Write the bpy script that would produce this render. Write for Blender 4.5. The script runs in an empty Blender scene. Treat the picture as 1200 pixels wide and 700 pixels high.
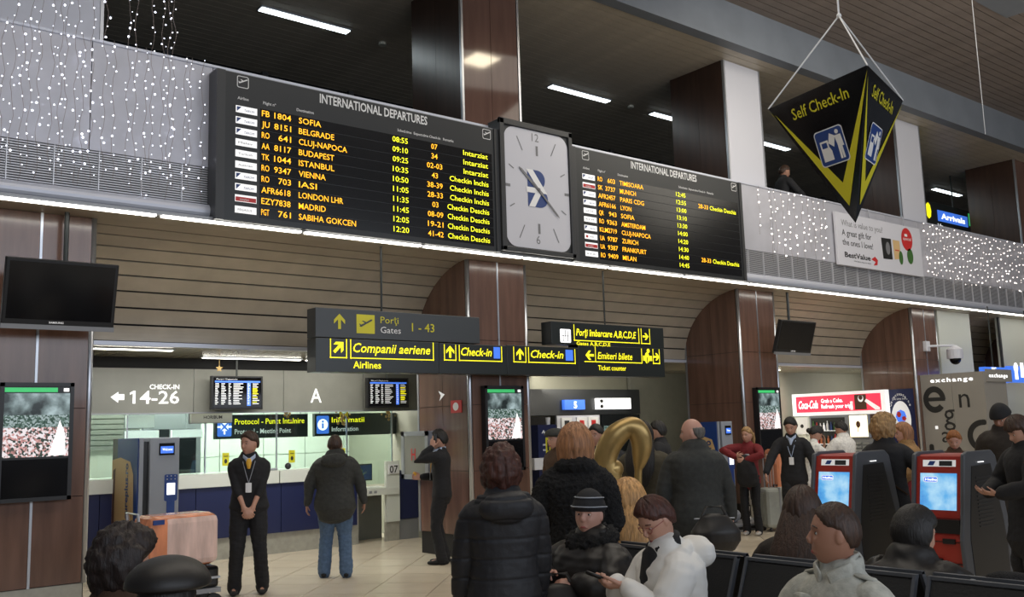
import bpy, bmesh, math, random
import numpy as np
from mathutils import Vector, Matrix
random.seed(7)
rng = np.random.default_rng(7)
SC = bpy.context.scene
COL = SC.collection
# ------------------------------------------------------------------ camera
FL, YAW, PITCH, ROLL, EYE = 1113.0, math.radians(51.01), math.radians(7.83), math.radians(1.71), 1.54
cF = Vector((math.cos(YAW)*math.cos(PITCH), math.sin(YAW)*math.cos(PITCH), math.sin(PITCH)))
r0 = Vector((math.sin(YAW), -math.cos(YAW), 0.0)); u0 = r0.cross(cF)
cR = r0*math.cos(ROLL) - u0*math.sin(ROLL); cU = u0*math.cos(ROLL) + r0*math.sin(ROLL)
cam_d = bpy.data.cameras.new('camera'); cam = bpy.data.objects.new('camera', cam_d); COL.objects.link(cam)
cam_d.sensor_width = 36.0; cam_d.lens = FL/1200*36.0; cam_d.clip_end = 200
cam.matrix_world = Matrix(((cR.x, cU.x, -cF.x, 0), (cR.y, cU.y, -cF.y, 0), (cR.z, cU.z, -cF.z, EYE), (0, 0, 0, 1)))
SC.camera = cam
def P(x, y, X=None, Y=None, Z=None, D=None):
    """world point seen at photo pixel x,y on the plane X=, Y=, Z= or at depth D"""
    r = cF*FL + cR*(x-600) - cU*(y-350)
    t = X/r.x if X is not None else Y/r.y if Y is not None else (Z-EYE)/r.z if Z is not None else D/FL
    return Vector((0, 0, EYE)) + r*t
# ------------------------------------------------------------------ world, exposure, big lights
w = bpy.data.worlds.new('world'); SC.world = w; w.use_nodes = True
w.node_tree.nodes['Background'].inputs[0].default_value = (0.55, 0.6, 0.7, 1)
w.node_tree.nodes['Background'].inputs[1].default_value = 0.055
SC.view_settings.view_transform = 'Standard'; SC.view_settings.look = 'None'
SC.view_settings.gamma = 1; SC.view_settings.exposure = 0.75; SC.view_settings.use_curve_mapping = False
def area(name, loc, sx, sy, power, col, target):
    l = bpy.data.lights.new(name, 'AREA'); l.shape = 'RECTANGLE'; l.size = sx; l.size_y = sy; l.energy = power; l.color = col
    o = bpy.data.objects.new(name, l); COL.objects.link(o); o.location = loc
    o.rotation_euler = (Vector(target)-Vector(loc)).to_track_quat('-Z', 'Y').to_euler(); return o
area('glazed_front_daylight', (6, -9, 5.2), 26, 5, 700, (0.82, 0.89, 1.0), (9, 9, 4.2))
area('counter_front_lighting', (5.0, 11.1, 2.53), 4, .5, 34, (1.0, 0.98, 0.9), (5.0, 11.3, 0))
area('hall_ceiling_lighting', (6, 4.0, 8.0), 14, 6, 340, (1.0, 0.93, 0.82), (6.5, 2.2, 0))
# ------------------------------------------------------------------ materials
MT = {}
def mat(name, col, rough=0.5, metal=0.0, emis=0.0, ecol=None, noise=0.0, nscale=20.0, bump=0.0, bscale=60.0, alpha=None, spec=0.5, stretch=None, coat=0.0):
    m = bpy.data.materials.new(name); m.use_nodes = True; nt = m.node_tree; b = nt.nodes['Principled BSDF']
    b.inputs['Base Color'].default_value = (*col, 1); b.inputs['Roughness'].default_value = rough
    b.inputs['Metallic'].default_value = metal; b.inputs['Specular IOR Level'].default_value = spec
    if coat: b.inputs['Coat Weight'].default_value = coat; b.inputs['Coat Roughness'].default_value = 0.05
    if emis:
        b.inputs['Emission Color'].default_value = (*(ecol or col), 1); b.inputs['Emission Strength'].default_value = emis
    if alpha is not None: b.inputs['Alpha'].default_value = alpha
    if noise or bump:
        tc = nt.nodes.new('ShaderNodeTexCoord'); mp = nt.nodes.new('ShaderNodeMapping')
        nt.links.new(tc.outputs['Object'], mp.inputs[0])
        if stretch: mp.inputs['Scale'].default_value = stretch
    if noise:
        n = nt.nodes.new('ShaderNodeTexNoise'); n.inputs['Scale'].default_value = nscale; n.inputs['Detail'].default_value = 5
        cr = nt.nodes.new('ShaderNodeValToRGB')
        cr.color_ramp.elements[0].position = 0.3; cr.color_ramp.elements[1].position = 0.7
        cr.color_ramp.elements[0].color = (*[c*(1-noise) for c in col], 1); cr.color_ramp.elements[1].color = (*[min(1, c*(1+noise)) for c in col], 1)
        nt.links.new(mp.outputs[0], n.inputs['Vector']); nt.links.new(n.outputs['Fac'], cr.inputs[0]); nt.links.new(cr.outputs[0], b.inputs['Base Color'])
    if bump:
        n2 = nt.nodes.new('ShaderNodeTexNoise'); n2.inputs['Scale'].default_value = bscale; n2.inputs['Detail'].default_value = 4
        bp = nt.nodes.new('ShaderNodeBump'); bp.inputs['Strength'].default_value = bump; bp.inputs['Distance'].default_value = 0.01
        nt.links.new(mp.outputs[0], n2.inputs['Vector']); nt.links.new(n2.outputs['Fac'], bp.inputs['Height']); nt.links.new(bp.outputs[0], b.inputs['Normal'])
    MT[name] = m; return m
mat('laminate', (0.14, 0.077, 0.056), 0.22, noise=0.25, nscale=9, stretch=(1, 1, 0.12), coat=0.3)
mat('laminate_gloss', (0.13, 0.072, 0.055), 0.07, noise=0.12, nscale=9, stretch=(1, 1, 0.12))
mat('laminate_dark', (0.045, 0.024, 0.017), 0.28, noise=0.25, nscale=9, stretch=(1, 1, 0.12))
mat('groove', (0.012, 0.01, 0.009), 0.8)
mat('steel', (0.52, 0.54, 0.58), 0.32, 0.85)
mat('steel_dull', (0.30, 0.31, 0.33), 0.5, 0.5)
mat('fascia', (0.50, 0.50, 0.55), 0.38, 0.25, noise=0.06, nscale=3)
mat('ledge', (0.60, 0.62, 0.70), 0.35, 0.3)
mat('grille', (0.72, 0.72, 0.75), 0.35, 0.5)
mat('grille_back', (0.14, 0.14, 0.15), 0.7)
mat('cove_slat', (0.43, 0.375, 0.295), 0.42, 0.25, noise=0.08, nscale=4)
mat('hall_slat', (0.20, 0.165, 0.145), 0.5, noise=0.12, nscale=3)
mat('gallery_slat', (0.46, 0.41, 0.33), 0.4, noise=0.12, nscale=3)
mat('void', (0.012, 0.012, 0.013), 0.9)
mat('beam', (0.17, 0.19, 0.22), 0.55, noise=0.08, nscale=2)
mat('white_panel', (0.62, 0.62, 0.67), 0.4)
mat('cream_wall', (0.62, 0.63, 0.55), 0.5)
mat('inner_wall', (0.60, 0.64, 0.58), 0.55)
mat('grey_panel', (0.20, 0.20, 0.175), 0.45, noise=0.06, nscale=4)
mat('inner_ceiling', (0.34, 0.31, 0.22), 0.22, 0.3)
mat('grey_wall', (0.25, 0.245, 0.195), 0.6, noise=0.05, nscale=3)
mat('stone', (0.36, 0.35, 0.30), 0.4, noise=0.12, nscale=12)
mat('tile', (0.66, 0.57, 0.44), 0.2, noise=0.05, nscale=2.2)
mat('grout', (0.24, 0.20, 0.16), 0.8)
mat('navy', (0.012, 0.018, 0.075), 0.35)
mat('counter_white', (0.66, 0.68, 0.62), 0.35)
mat('dark_glass', (0.01, 0.012, 0.014), 0.06)
mat('black_plastic', (0.012, 0.012, 0.013), 0.35)
mat('black_gloss', (0.006, 0.006, 0.007), 0.12)
mat('board_black', (0.022, 0.024, 0.026), 0.35)
mat('board_row', (0.010, 0.010, 0.011), 0.18)
mat('board_frame', (0.035, 0.036, 0.038), 0.4)
mat('sign_dark', (0.018, 0.022, 0.022), 0.3)
mat('sign_grey', (0.045, 0.05, 0.055), 0.35)
mat('white_print', (0.78, 0.78, 0.78), 0.5)
mat('grey_print', (0.18, 0.18, 0.19), 0.5)
mat('black_print', (0.015, 0.015, 0.015), 0.5)
mat('yellow_print', (0.62, 0.56, 0.02), 0.4)
mat('led_orange', (1, 0.45, 0.02), 0.5, emis=0.95, ecol=(1.0, 0.42, 0.01))
mat('led_yellow', (0.9, 0.9, 0.03), 0.5, emis=0.75, ecol=(0.85, 0.85, 0.01))
mat('lit_yellow', (0.95, 0.85, 0.02), 0.5, emis=0.62, ecol=(0.95, 0.86, 0.01))
mat('lit_white', (1, 1, 1), 0.5, emis=0.8)
mat('dim_white', (0.8, 0.8, 0.8), 0.5, emis=0.2)
mat('lit_grey_white', (0.8, 0.8, 0.8), 0.5, emis=0.42)
mat('lit_blue', (0.05, 0.15, 0.7), 0.4, emis=0.45, ecol=(0.06, 0.2, 0.8))
mat('lit_green', (0.05, 0.5, 0.15), 0.4, emis=0.4)
mat('logo_blue', (0.03, 0.06, 0.2), 0.4)
mat('logo_red', (0.55, 0.03, 0.03), 0.4)
mat('tube_light', (1, 1, 0.95), 0.5, emis=5.5, ecol=(1.0, 0.97, 0.86))
mat('strip_light', (1, 1, 0.95), 0.5, emis=4.5, ecol=(1.0, 0.97, 0.88))
mat('cool_light', (1, 1, 1), 0.5, emis=3.2, ecol=(0.86, 0.97, 1.0))
mat('warm_panel', (1, 0.9, 0.7), 0.5, emis=14, ecol=(1.0, 0.86, 0.62))
mat('bulb_cool', (1, 1, 1), 0.5, emis=2.4, ecol=(0.80, 0.84, 1.0))
mat('bulb_warm', (1, 1, 1), 0.5, emis=2.2, ecol=(1.0, 0.88, 0.80))
mat('wire', (0.25, 0.2, 0.18), 0.5)
mat('clock_face', (0.60, 0.60, 0.65), 0.22)
mat('pole_dark', (0.03, 0.035, 0.033), 0.4)
mat('gold', (0.40, 0.27, 0.10), 0.33, 0.6, noise=0.15, nscale=8)
mat('red_plastic', (0.33, 0.025, 0.015), 0.35)
mat('kiosk_grey', (0.075, 0.08, 0.09), 0.4)
mat('seat_black', (0.013, 0.013, 0.013), 0.42, bump=0.15, bscale=90)
mat('machine_grey', (0.27, 0.29, 0.33), 0.38)
mat('booth_grey', (0.27, 0.255, 0.23), 0.45)
mat('machine_blue', (0.015, 0.05, 0.22), 0.35)
mat('tan_print', (0.62, 0.42, 0.20), 0.5)
mat('brown_print', (0.12, 0.05, 0.03), 0.5)
mat('leaf', (0.05, 0.14, 0.03), 0.5)
mat('terracotta', (0.42, 0.13, 0.05), 0.6)
# glass: thin, mostly transparent with reflections
def glassmat(name, tint, k):
    m = bpy.data.materials.new(name); m.use_nodes = True; nt = m.node_tree; nt.nodes.clear()
    o = nt.nodes.new('ShaderNodeOutputMaterial'); mx = nt.nodes.new('ShaderNodeMixShader')
    t = nt.nodes.new('ShaderNodeBsdfTransparent'); g = nt.nodes.new('ShaderNodeBsdfGlossy'); f = nt.nodes.new('ShaderNodeFresnel')
    f.inputs[0].default_value = k; t.inputs[0].default_value = (*tint, 1); g.inputs['Roughness'].default_value = 0.02
    nt.links.new(f.outputs[0], mx.inputs[0]); nt.links.new(t.outputs[0], mx.inputs[1]); nt.links.new(g.outputs[0], mx.inputs[2]); nt.links.new(mx.outputs[0], o.inputs[0])
    MT[name] = m
glassmat('glass', (0.86, 0.95, 0.91), 1.45)
def picmat(name, seed, c1, c2, c3, scale, emis=1.0, vor=True):
    """an emissive screen picture: patches of colour"""
    m = bpy.data.materials.new(name); m.use_nodes = True; nt = m.node_tree; b = nt.nodes['Principled BSDF']
    tc = nt.nodes.new('ShaderNodeTexCoord'); v = nt.nodes.new('ShaderNodeTexVoronoi'); v.inputs['Scale'].default_value = scale
    n = nt.nodes.new('ShaderNodeTexNoise'); n.inputs['Scale'].default_value = scale*0.35; n.inputs['Detail'].default_value = 6
    mp = nt.nodes.new('ShaderNodeMapping'); mp.inputs['Location'].default_value = (seed, seed*2, 0)
    cr = nt.nodes.new('ShaderNodeValToRGB'); e = cr.color_ramp.elements; e[0].color = (*c1, 1); e[0].position = 0.38; e[1].color = (*c3, 1); e[1].position = 0.62
    k = e.new(0.5); k.color = (*c2, 1)
    ad = nt.nodes.new('ShaderNodeMath'); ad.operation = 'ADD'; ml = nt.nodes.new('ShaderNodeMath'); ml.operation = 'MULTIPLY'; ml.inputs[1].default_value = 0.5
    sp = nt.nodes.new('ShaderNodeSeparateColor')
    L = nt.links.new
    L(tc.outputs['Object'], mp.inputs[0]); L(mp.outputs[0], v.inputs['Vector']); L(mp.outputs[0], n.inputs['Vector'])
    L(v.outputs['Color'], sp.inputs[0]); L(sp.outputs[0] if vor else n.outputs['Fac'], ad.inputs[0]); L(n.outputs['Fac'], ad.inputs[1]); L(ad.outputs[0], ml.inputs[0]); L(ml.outputs[0], cr.inputs[0])
    L(cr.outputs[0], b.inputs['Emission Color']); b.inputs['Emission Strength'].default_value = emis
    b.inputs['Base Color'].default_value = (0.01, 0.01, 0.01, 1); b.inputs['Roughness'].default_value = 0.15
    MT[name] = m
picmat('pic_town', 1, (0.04, 0.06, 0.05), (0.62, 0.30, 0.28), (0.85, 0.78, 0.8), 55, 0.62)
picmat('pic_hills', 4, (0.03, 0.07, 0.05), (0.12, 0.2, 0.16), (0.4, 0.5, 0.5), 70, 0.5)
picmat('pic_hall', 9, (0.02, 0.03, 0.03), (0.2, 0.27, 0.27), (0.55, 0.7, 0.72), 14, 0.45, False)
picmat('pic_sky', 3, (0.03, 0.22, 0.62), (0.12, 0.42, 0.78), (0.45, 0.72, 0.9), 9, 0.62, False)
picmat('pic_goods', 5, (0.02, 0.03, 0.03), (0.1, 0.35, 0.25), (0.8, 0.85, 0.8), 40, 0.5)
# ------------------------------------------------------------------ builders
def tag(o, label=None, cat=None, group=None, kind=None):
    if label: o['label'] = label
    if cat: o['category'] = cat
    if group: o['group'] = group
    if kind: o['kind'] = kind
    return o
def thing(name, label=None, cat=None, loc=(0, 0, 0), rz=0.0, group=None, kind=None):
    o = bpy.data.objects.new(name, None); COL.objects.link(o); o.empty_display_size = 0.1
    o.location = loc; o.rotation_euler = (0, 0, rz); return tag(o, label, cat, group, kind)
_tc = {}
def text_geo(s, bold=0.0, shear=0.0, space=1.0):
    k = (s, bold, shear, space)
    if k not in _tc:
        c = bpy.data.curves.new('lettering', 'FONT'); c.body = s; c.resolution_u = 2; c.offset = bold; c.shear = shear; c.space_character = space
        o = bpy.data.objects.new('lettering', c); m = o.to_mesh()
        v = np.array([p.co[:2] for p in m.vertices]).reshape(-1, 2); f = [tuple(p.vertices) for p in m.polygons]
        o.to_mesh_clear(); bpy.data.objects.remove(o); bpy.data.curves.remove(c)
        _tc[k] = (v, f)
    return _tc[k]
class MB:
    def __init__(s): s.v = []; s.f = []; s.m = []; s.cur = 0; s.mats = []
    def use(s, name):
        if name not in s.mats: s.mats.append(name)
        s.cur = s.mats.index(name); return s
    def add(s, vs, fs):
        n = len(s.v); s.v += [tuple(p) for p in vs]
        for f in fs: s.f.append(tuple(i+n for i in f)); s.m.append(s.cur)
        return s
    def box(s, a, b, M=None):
        (x0, y0, z0), (x1, y1, z1) = a, b
        vs = [(x0, y0, z0), (x1, y0, z0), (x1, y1, z0), (x0, y1, z0), (x0, y0, z1), (x1, y0, z1), (x1, y1, z1), (x0, y1, z1)]
        if M: vs = [M @ Vector(p) for p in vs]
        return s.add(vs, [(3, 2, 1, 0), (4, 5, 6, 7), (0, 1, 5, 4), (1, 2, 6, 5), (2, 3, 7, 6), (3, 0, 4, 7)])
    def prism(s, pts, d):
        """planar polygon pts (3d) extruded by vector d"""
        n = len(pts); d = Vector(d); a = [Vector(p) for p in pts]; b = [p+d for p in a]
        return s.add(a+b, [tuple(reversed(range(n))), tuple(range(n, 2*n))]+[(i, (i+1) % n, n+(i+1) % n, n+i) for i in range(n)])
    def tube(s, pts, r, n=8):
        pts = [Vector(p) for p in pts]; rs = r if isinstance(r, (list, tuple)) else [r]*len(pts)
        vs = []; up = Vector((0.13, 0.27, 0.95))
        for i, p in enumerate(pts):
            t = (pts[min(i+1, len(pts)-1)]-pts[max(i-1, 0)]).normalized()
            a = t.cross(up)
            if a.length < 0.05: a = t.cross(Vector((1, 0, 0)))
            a.normalize(); b = t.cross(a)
            vs += [p+(a*math.cos(2*math.pi*k/n)+b*math.sin(2*math.pi*k/n))*rs[i] for k in range(n)]
        fs = [(i*n+k, i*n+(k+1) % n, (i+1)*n+(k+1) % n, (i+1)*n+k) for i in range(len(pts)-1) for k in range(n)]
        fs += [tuple(reversed(range(n))), tuple(range((len(pts)-1)*n, len(pts)*n))]
        return s.add(vs, fs)
    def ball(s, c, r, nu=12, nv=8, M=None):
        rx, ry, rz = r if isinstance(r, (tuple, list)) else (r, r, r)
        vs = [(c[0]+rx*math.cos(2*math.pi*i/nu)*math.sin(math.pi*j/nv), c[1]+ry*math.sin(2*math.pi*i/nu)*math.sin(math.pi*j/nv), c[2]+rz*math.cos(math.pi*j/nv)) for j in range(1, nv) for i in range(nu)]
        vs += [(c[0], c[1], c[2]+rz), (c[0], c[1], c[2]-rz)]; T = len(vs)-2
        fs = [(j*nu+i, (j+1)*nu+i, (j+1)*nu+(i+1) % nu, j*nu+(i+1) % nu) for j in range(nv-2) for i in range(nu)]
        fs += [(T, i, (i+1) % nu) for i in range(nu)]+[(T+1, (nv-2)*nu+(i+1) % nu, (nv-2)*nu+i) for i in range(nu)]
        if M: vs = [M @ Vector(p) for p in vs]
        return s.add(vs, fs)
    def poly(s, pts2, o, r, u, lift=0.0):
        o = Vector(o); r = Vector(r); u = Vector(u); n = r.cross(u).normalized()
        return s.add([o+r*a+u*b+n*lift for a, b in pts2], [tuple(range(len(pts2)))])
    def disc(s, c, rx, ry, o, r, u, lift=0.0, n=28):
        return s.poly([(c[0]+rx*math.cos(2*math.pi*k/n), c[1]+ry*math.sin(2*math.pi*k/n)) for k in range(n)], o, r, u, lift)
    def rect(s, x0, y0, x1, y1, o, r, u, lift=0.0):
        return s.poly([(x0, y0), (x1, y0), (x1, y1), (x0, y1)], o, r, u, lift)
    def rrect(s, x0, y0, x1, y1, q, o, r, u, lift=0.0, n=6):
        pts = []
        for cx, cy, a0 in ((x1-q, y1-q, 0), (x0+q, y1-q, 90), (x0+q, y0+q, 180), (x1-q, y0+q, 270)):
            pts += [(cx+q*math.cos(math.radians(a0+90*k/n)), cy+q*math.sin(math.radians(a0+90*k/n))) for k in range(n+1)]
        return s.poly(pts, o, r, u, lift)
    def arc(s, c, r0, r1, a0, a1, o, r, u, lift=.004, n=20, ky=1.0):
        A = [math.radians(a0+(a1-a0)*k/n) for k in range(n+1)]; o = Vector(o); r = Vector(r); u = Vector(u); N = r.cross(u).normalized()
        vs = [o+r*(c[0]+q*math.cos(a))+u*(c[1]+q*ky*math.sin(a))+N*lift for q in (r0, r1) for a in A]
        return s.add(vs, [(k, n+1+k, n+2+k, k+1) for k in range(n)])
    def text(s, t, o, r, u, cap, width=None, bold=0.0, shear=0.0, align='l', lift=0.002, space=1.0):
        v, f = text_geo(t, bold, shear, space)
        if not len(v): return s
        k = cap/0.69; o = Vector(o); r = Vector(r).normalized(); u = Vector(u).normalized(); n = r.cross(u)
        x0, x1 = v[:, 0].min(), v[:, 0].max(); kx = width/(x1-x0) if width else k
        sh = 0 if align == 'l' else (x0+x1)/2 if align == 'c' else x1
        if align == 'l': sh = x0
        return s.add([o+r*(a-sh)*kx+u*b*k+n*lift for a, b in v], f)
    def build(s, name, m=None, parent=None, local=False, smooth=False, bevel=0.0, kind=None, label=None):
        me = bpy.data.meshes.new(name); vs = s.v
        if parent is not None and not local:
            L = parent.matrix_basis.translation; q = parent.parent
            while q is not None: L = L+q.matrix_basis.translation; q = q.parent
            vs = [(p[0]-L[0], p[1]-L[1], p[2]-L[2]) for p in vs]
        me.from_pydata(vs, [], s.f)
        for nm in (s.mats or [m]): me.materials.append(MT[nm])
        if s.mats: me.polygons.foreach_set('material_index', s.m)
        if smooth: me.polygons.foreach_set('use_smooth', [True]*len(me.polygons))
        me.update()
        o = bpy.data.objects.new(name, me); COL.objects.link(o)
        if parent is not None: o.parent = parent
        if bevel:
            b = o.modifiers.new('bevel', 'BEVEL'); b.width = bevel; b.segments = 2; b.limit_method = 'ANGLE'
        if kind: o['kind'] = kind
        if label: o['label'] = label
        return o
RX, RY, UZ = Vector((1, 0, 0)), Vector((0, -1, 0)), Vector((0, 0, 1))   # reading direction on a facade board / on a side-on board
def clone(o, name=None, loc=None, parent=None):
    c = o.copy(); COL.objects.link(c)
    if parent is not None: c.parent = parent
    if loc is not None: c.location = loc
    return c
def pbox(name, m, a, b, parent=None, **k): return MB().box(a, b).build(name, m, parent, **k)
def struct(name, m, a, b): return pbox(name, m, a, b, None, kind='structure')
# ================================================================== THE SETTING
fl = struct('floor', 'grout', (-6, -8, -0.12), (34, 16, -0.006))
# floor tiles laid at 45 degrees, each a piece of its own
TS = 0.62; g = 0.005
tb = MB().box((-TS/2+g, -TS/2+g, -0.006), (TS/2-g, TS/2-g, 0.0)); tmesh = None
c45 = math.cos(math.pi/4); cand = []
for i in range(-60, 60):
    for j in range(-60, 60):
        x = (i+0.5)*TS*c45-(j+0.5)*TS*c45; y = (i+0.5)*TS*c45+(j+0.5)*TS*c45
        if not (-5 < x < 32 and -7 < y < 14.9): continue
        d = Vector((x, y, -EYE)); z = d.dot(cF)
        if z < 1: vis = 9e9
        else:
            px, py = 600+FL*d.dot(cR)/z, 350-FL*d.dot(cU)/z
            vis = z if (-60 < px < 1260 and 560 < py < 760) else 9e9 if z > 3 else 1e8
        cand.append((vis, x, y))
cand.sort()
RT = Matrix.Rotation(math.pi/4, 4, 'Z'); rest = MB(); first = None
for k, (d, x, y) in enumerate(cand):
    if k < 290 and d < 1e8:
        if first is None:
            first = MB().box((-TS/2+g, -TS/2+g, -0.0055), (TS/2-g, TS/2-g, 0.0), RT).build('floor_tile', 'tile', fl, local=True); first.location = (x, y, 0)
        else: clone(first, loc=(x, y, 0))
    else: rest.box((-TS/2+g, -TS/2+g, -0.0055), (TS/2-g, TS/2-g, 0.0), Matrix.Translation((x, y, 0)) @ RT)
rest.build('distant_floor_tiles', 'tile', fl, local=True, kind='stuff')
# columns
CX = [1.565+5.342*k for k in range(5)]; CW = 0.965; YF, YB = 9.42, 10.57
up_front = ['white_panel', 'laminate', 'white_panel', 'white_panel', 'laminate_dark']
cdesc = ['brown clad column at the far left behind the large lit screen', 'brown clad column between the two departure boards with portrait screen', 'brown clad column right of the second departure board', 'brown clad column beside the exchange booth with dome camera', 'dark column far right above the balcony']
for k, x in enumerate(CX):
    c = thing('column', cdesc[k], 'column', (x, YF, 0), kind='structure')
    MB().box((x+.02, YF+.02, .0), (x+CW-.02, YB-.02, 7.5)).build('core', 'groove', c)
    MB().box((x+.03, YF+.006, 0), (x+CW-.03, YB-.01, .27)).build('stone_skirting', 'stone', c)
    # lower front: two stacks of laminate panels either side of a steel seam
    zs = [.275, 1.05, 1.85, 2.65, 3.66]
    for a, b in ((x+.045, x+CW/2-.012), (x+CW/2+.012, x+CW-.045)):
        for z0, z1 in zip(zs, zs[1:]): pbox('front_panel', 'laminate', (a, YF-.002, z0+.003), (b, YF+.03, z1-.003), c)
    for xs in (x, x+CW):
        d = 1 if xs == x else -1
        for z0, z1 in zip(zs, zs[1:]):
            for y0, y1 in ((YF+.05, (YF+YB)/2-.003), ((YF+YB)/2+.003, YB-.04)):
                pbox('side_panel', 'laminate', (min(xs, xs+d*.03), y0, z0+.003), (max(xs, xs+d*.03), y1, z1-.003), c)
    MB().tube([(x+.02, YF+.02, .27), (x+.02, YF+.02, 3.66)], .028, 10).build('steel_corner', 'steel', c, smooth=True)
    MB().tube([(x+CW-.02, YF+.02, .27), (x+CW-.02, YF+.02, 3.66)], .028, 10).build('steel_corner', 'steel', c, smooth=True)
    pbox('steel_seam', 'steel', (x+CW/2-.011, YF-.008, .27), (x+CW/2+.011, YF+.02, 3.66), c)
    pbox('steel_corner', 'steel_dull', (x-.006, YB-.035, .27), (x+.03, YB, 3.4), c)
    # upper, gallery level
    if up_front[k] == 'white_panel':
        pbox('upper_front_panel', 'white_panel', (x+.03, YF-.004, 4.9), (x+CW-.03, YF+.03, 7.49), c)
    else:
        for a, b in ((x+.035, x+CW/2-.003), (x+CW/2+.003, x+CW-.035)): pbox('upper_front_panel', 'laminate_gloss', (a, YF-.002, 4.9), (b, YF+.03, 7.49), c)
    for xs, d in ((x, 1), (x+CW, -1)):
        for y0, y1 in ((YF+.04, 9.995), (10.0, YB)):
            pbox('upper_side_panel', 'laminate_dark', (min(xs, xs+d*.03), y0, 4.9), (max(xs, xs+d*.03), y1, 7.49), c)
    for xs in (x+.012, x+CW-.012): pbox('upper_steel_corner', 'steel', (xs-.016, YF-.012, 4.9), (xs+.016, YF+.03, 7.49), c)
# coved slatted ceilings between columns
CR_Y, CR_Z0, CR_Z1 = YB, 2.60, 3.66
def cove(x0, x1, lab):
    cv = thing('coved_ceiling', lab, 'ceiling', (x0, YF, 0), kind='structure')
    N = 9; n = 4; ang = [0.02+ (math.pi/2-0.02)*i/N for i in range(N+1)]
    def pt(a, off=0):   # a=0: front top (horizontal); pi/2: back bottom (vertical)
        ry, rz = CR_Y-YF+0.1+off, CR_Z1-CR_Z0+off
        return (YF-0.1+ry*math.sin(a), CR_Z0+rz*math.cos(a))
    MB_b = MB()
    prof = [pt(a, .03) for a in np.linspace(0, math.pi/2, 20)]
    vs = [(x0, y, z) for y, z in prof]+[(x1, y, z) for y, z in prof]
    MB_b.add(vs, [(i, i+1, 21+i, 20+i) for i in range(19)]); MB_b.build('dark_backing', 'void', cv)
    for i in range(N):
        a0, a1 = ang[i]+.010, ang[i+1]-.010; m = MB(); pr = [pt(a) for a in np.linspace(a0, a1, n+1)]+[pt(a, .02) for a in np.linspace(a1, a0, n+1)]
        m.prism([(x0+.004, y, z) for y, z in pr], (x1-x0-.008, 0, 0)); m.build('slat', 'cove_slat', cv)
    pbox('steel_edge_beam', 'ledge', (x0, CR_Y-.03, CR_Z0-.045), (x1, CR_Y+.05, CR_Z0), cv)
    return cv
names = ['left bay above the information counter', 'middle bay above the ticket counter entrance', 'right bay above the drinks stand']
for k in range(3): cove(CX[k]+CW, CX[k+1], 'curved ceiling of long beige metal slats over the '+names[k])
cove(19.4, 25.0, 'narrow curved slatted ceiling beside the blue signs at the far right')
# front soffit between fascia and coves
for a, b in ((-3.5, 35),): pbox('trim_1', 'cove_slat', (a, 9.10, 3.66), (b, 9.44, 3.70), kind='structure')
# fascia of the gallery
fs = thing('balcony_fascia', 'long grey metal balcony front with light strings, boards and banner on it', 'balcony', (0, 9.12, 3.7), kind='structure')
pbox('backing', 'void', (-3.5, 9.16, 3.7), (35, 9.38, 5.26), fs)
x = -3.49; k = 0
while x < 34:
    wd = 1.17; pbox('fascia_panel', 'fascia', (x+.004, 9.115, 4.24), (x+wd-.004, 9.16, 5.30), fs); x += wd
pbox('fascia_top_rail', 'ledge', (-3.5, 9.10, 5.30), (35, 9.40, 5.325), fs)
pbox('grille_backing', 'grille_back', (-3.5, 9.15, 3.86), (35, 9.17, 4.24), fs)
gb = MB(); gy = 16
for i in range(gy):
    z = 3.868+i*.0235; gb.add([(-3.5, 9.125, z), (35, 9.125, z), (35, 9.15, z+.011), (-3.5, 9.15, z+.011), (-3.5, 9.122, z+.011), (35, 9.122, z+.011)], [(0, 1, 5, 4), (4, 5, 2, 3)])
gb.build('grille_louvres', 'grille', fs, kind='stuff')
x = -3.4; gm = MB()
while x < 34.5: gm.box((x, 9.116, 3.862), (x+.008, 9.15, 4.236)); x += .39
gm.build('grille_joints', 'grille', fs, kind='stuff')
m = MB(); prof = [(9.03+.06*(1-math.cos(a)), 3.78+.07*math.sin(a)) for a in np.linspace(-math.pi/2, math.pi/2, 9)]+[(9.16, 3.86), (9.16, 3.70)]
m.prism([(-3.5, y, z) for y, z in prof], (38.5, 0, 0)); m.build('rounded_ledge', 'ledge', fs, smooth=False)
x = -3.0
while x < 34:
    pbox('light_strip', 'strip_light', (x, 8.955, 3.646), (x+1.44, 9.02, 3.662), fs); x += 1.5
# gallery: floor, ceiling, beam, windows
gf = struct('floor_gallery', 'groove', (-3.5, 9.40, 3.72), (35, 14.4, 4.5))
gc = thing('ceiling_gallery', kind='structure', loc=(0, 9, 7.49))
pbox('dark_backing', 'void', (-3.5, 9.06, 7.52), (35, 14.4, 7.6), gc)
pr = None
for i in range(33):
    y = 9.07+i*.16
    if pr is None: pr = MB().box((-3.5, y, 7.49), (35, y+.148, 7.515)).build('slat', 'gallery_slat', gc)
    else: clone(pr, loc=(0, i*.16, 0))
hc = thing('ceiling_hall', kind='structure', loc=(0, 0, 8.15))
pbox('dark_backing', 'void', (-3.5, -9.5, 8.19), (35, 9.04, 8.25), hc)
pr = None
for i in range(62):
    y = 8.88-i*.16-.15
    if pr is None: pr = MB().box((-3.5, y, 8.15), (35, y+.145, 8.18)).build('slat', 'hall_slat', hc)
    else: clone(pr, loc=(0, -i*.16, 0))
struct('beam_ceiling_step', 'beam', (-3.5, 8.86, 7.48), (35, 9.06, 8.2))
gw = thing('window_1', kind='structure', loc=(0, 14.2, 5.0))
pbox('glass', 'dark_glass', (-3.5, 14.22, 5.0), (35, 14.26, 7.49), gw)
x = -3.3
while x < 34: pbox('mullion', 'board_frame', (x, 14.12, 5.0), (x+.1, 14.22, 7.49), gw); x += 1.6
pbox('transom', 'board_frame', (-3.5, 14.13, 6.95), (35, 14.22, 7.05), gw)
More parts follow.
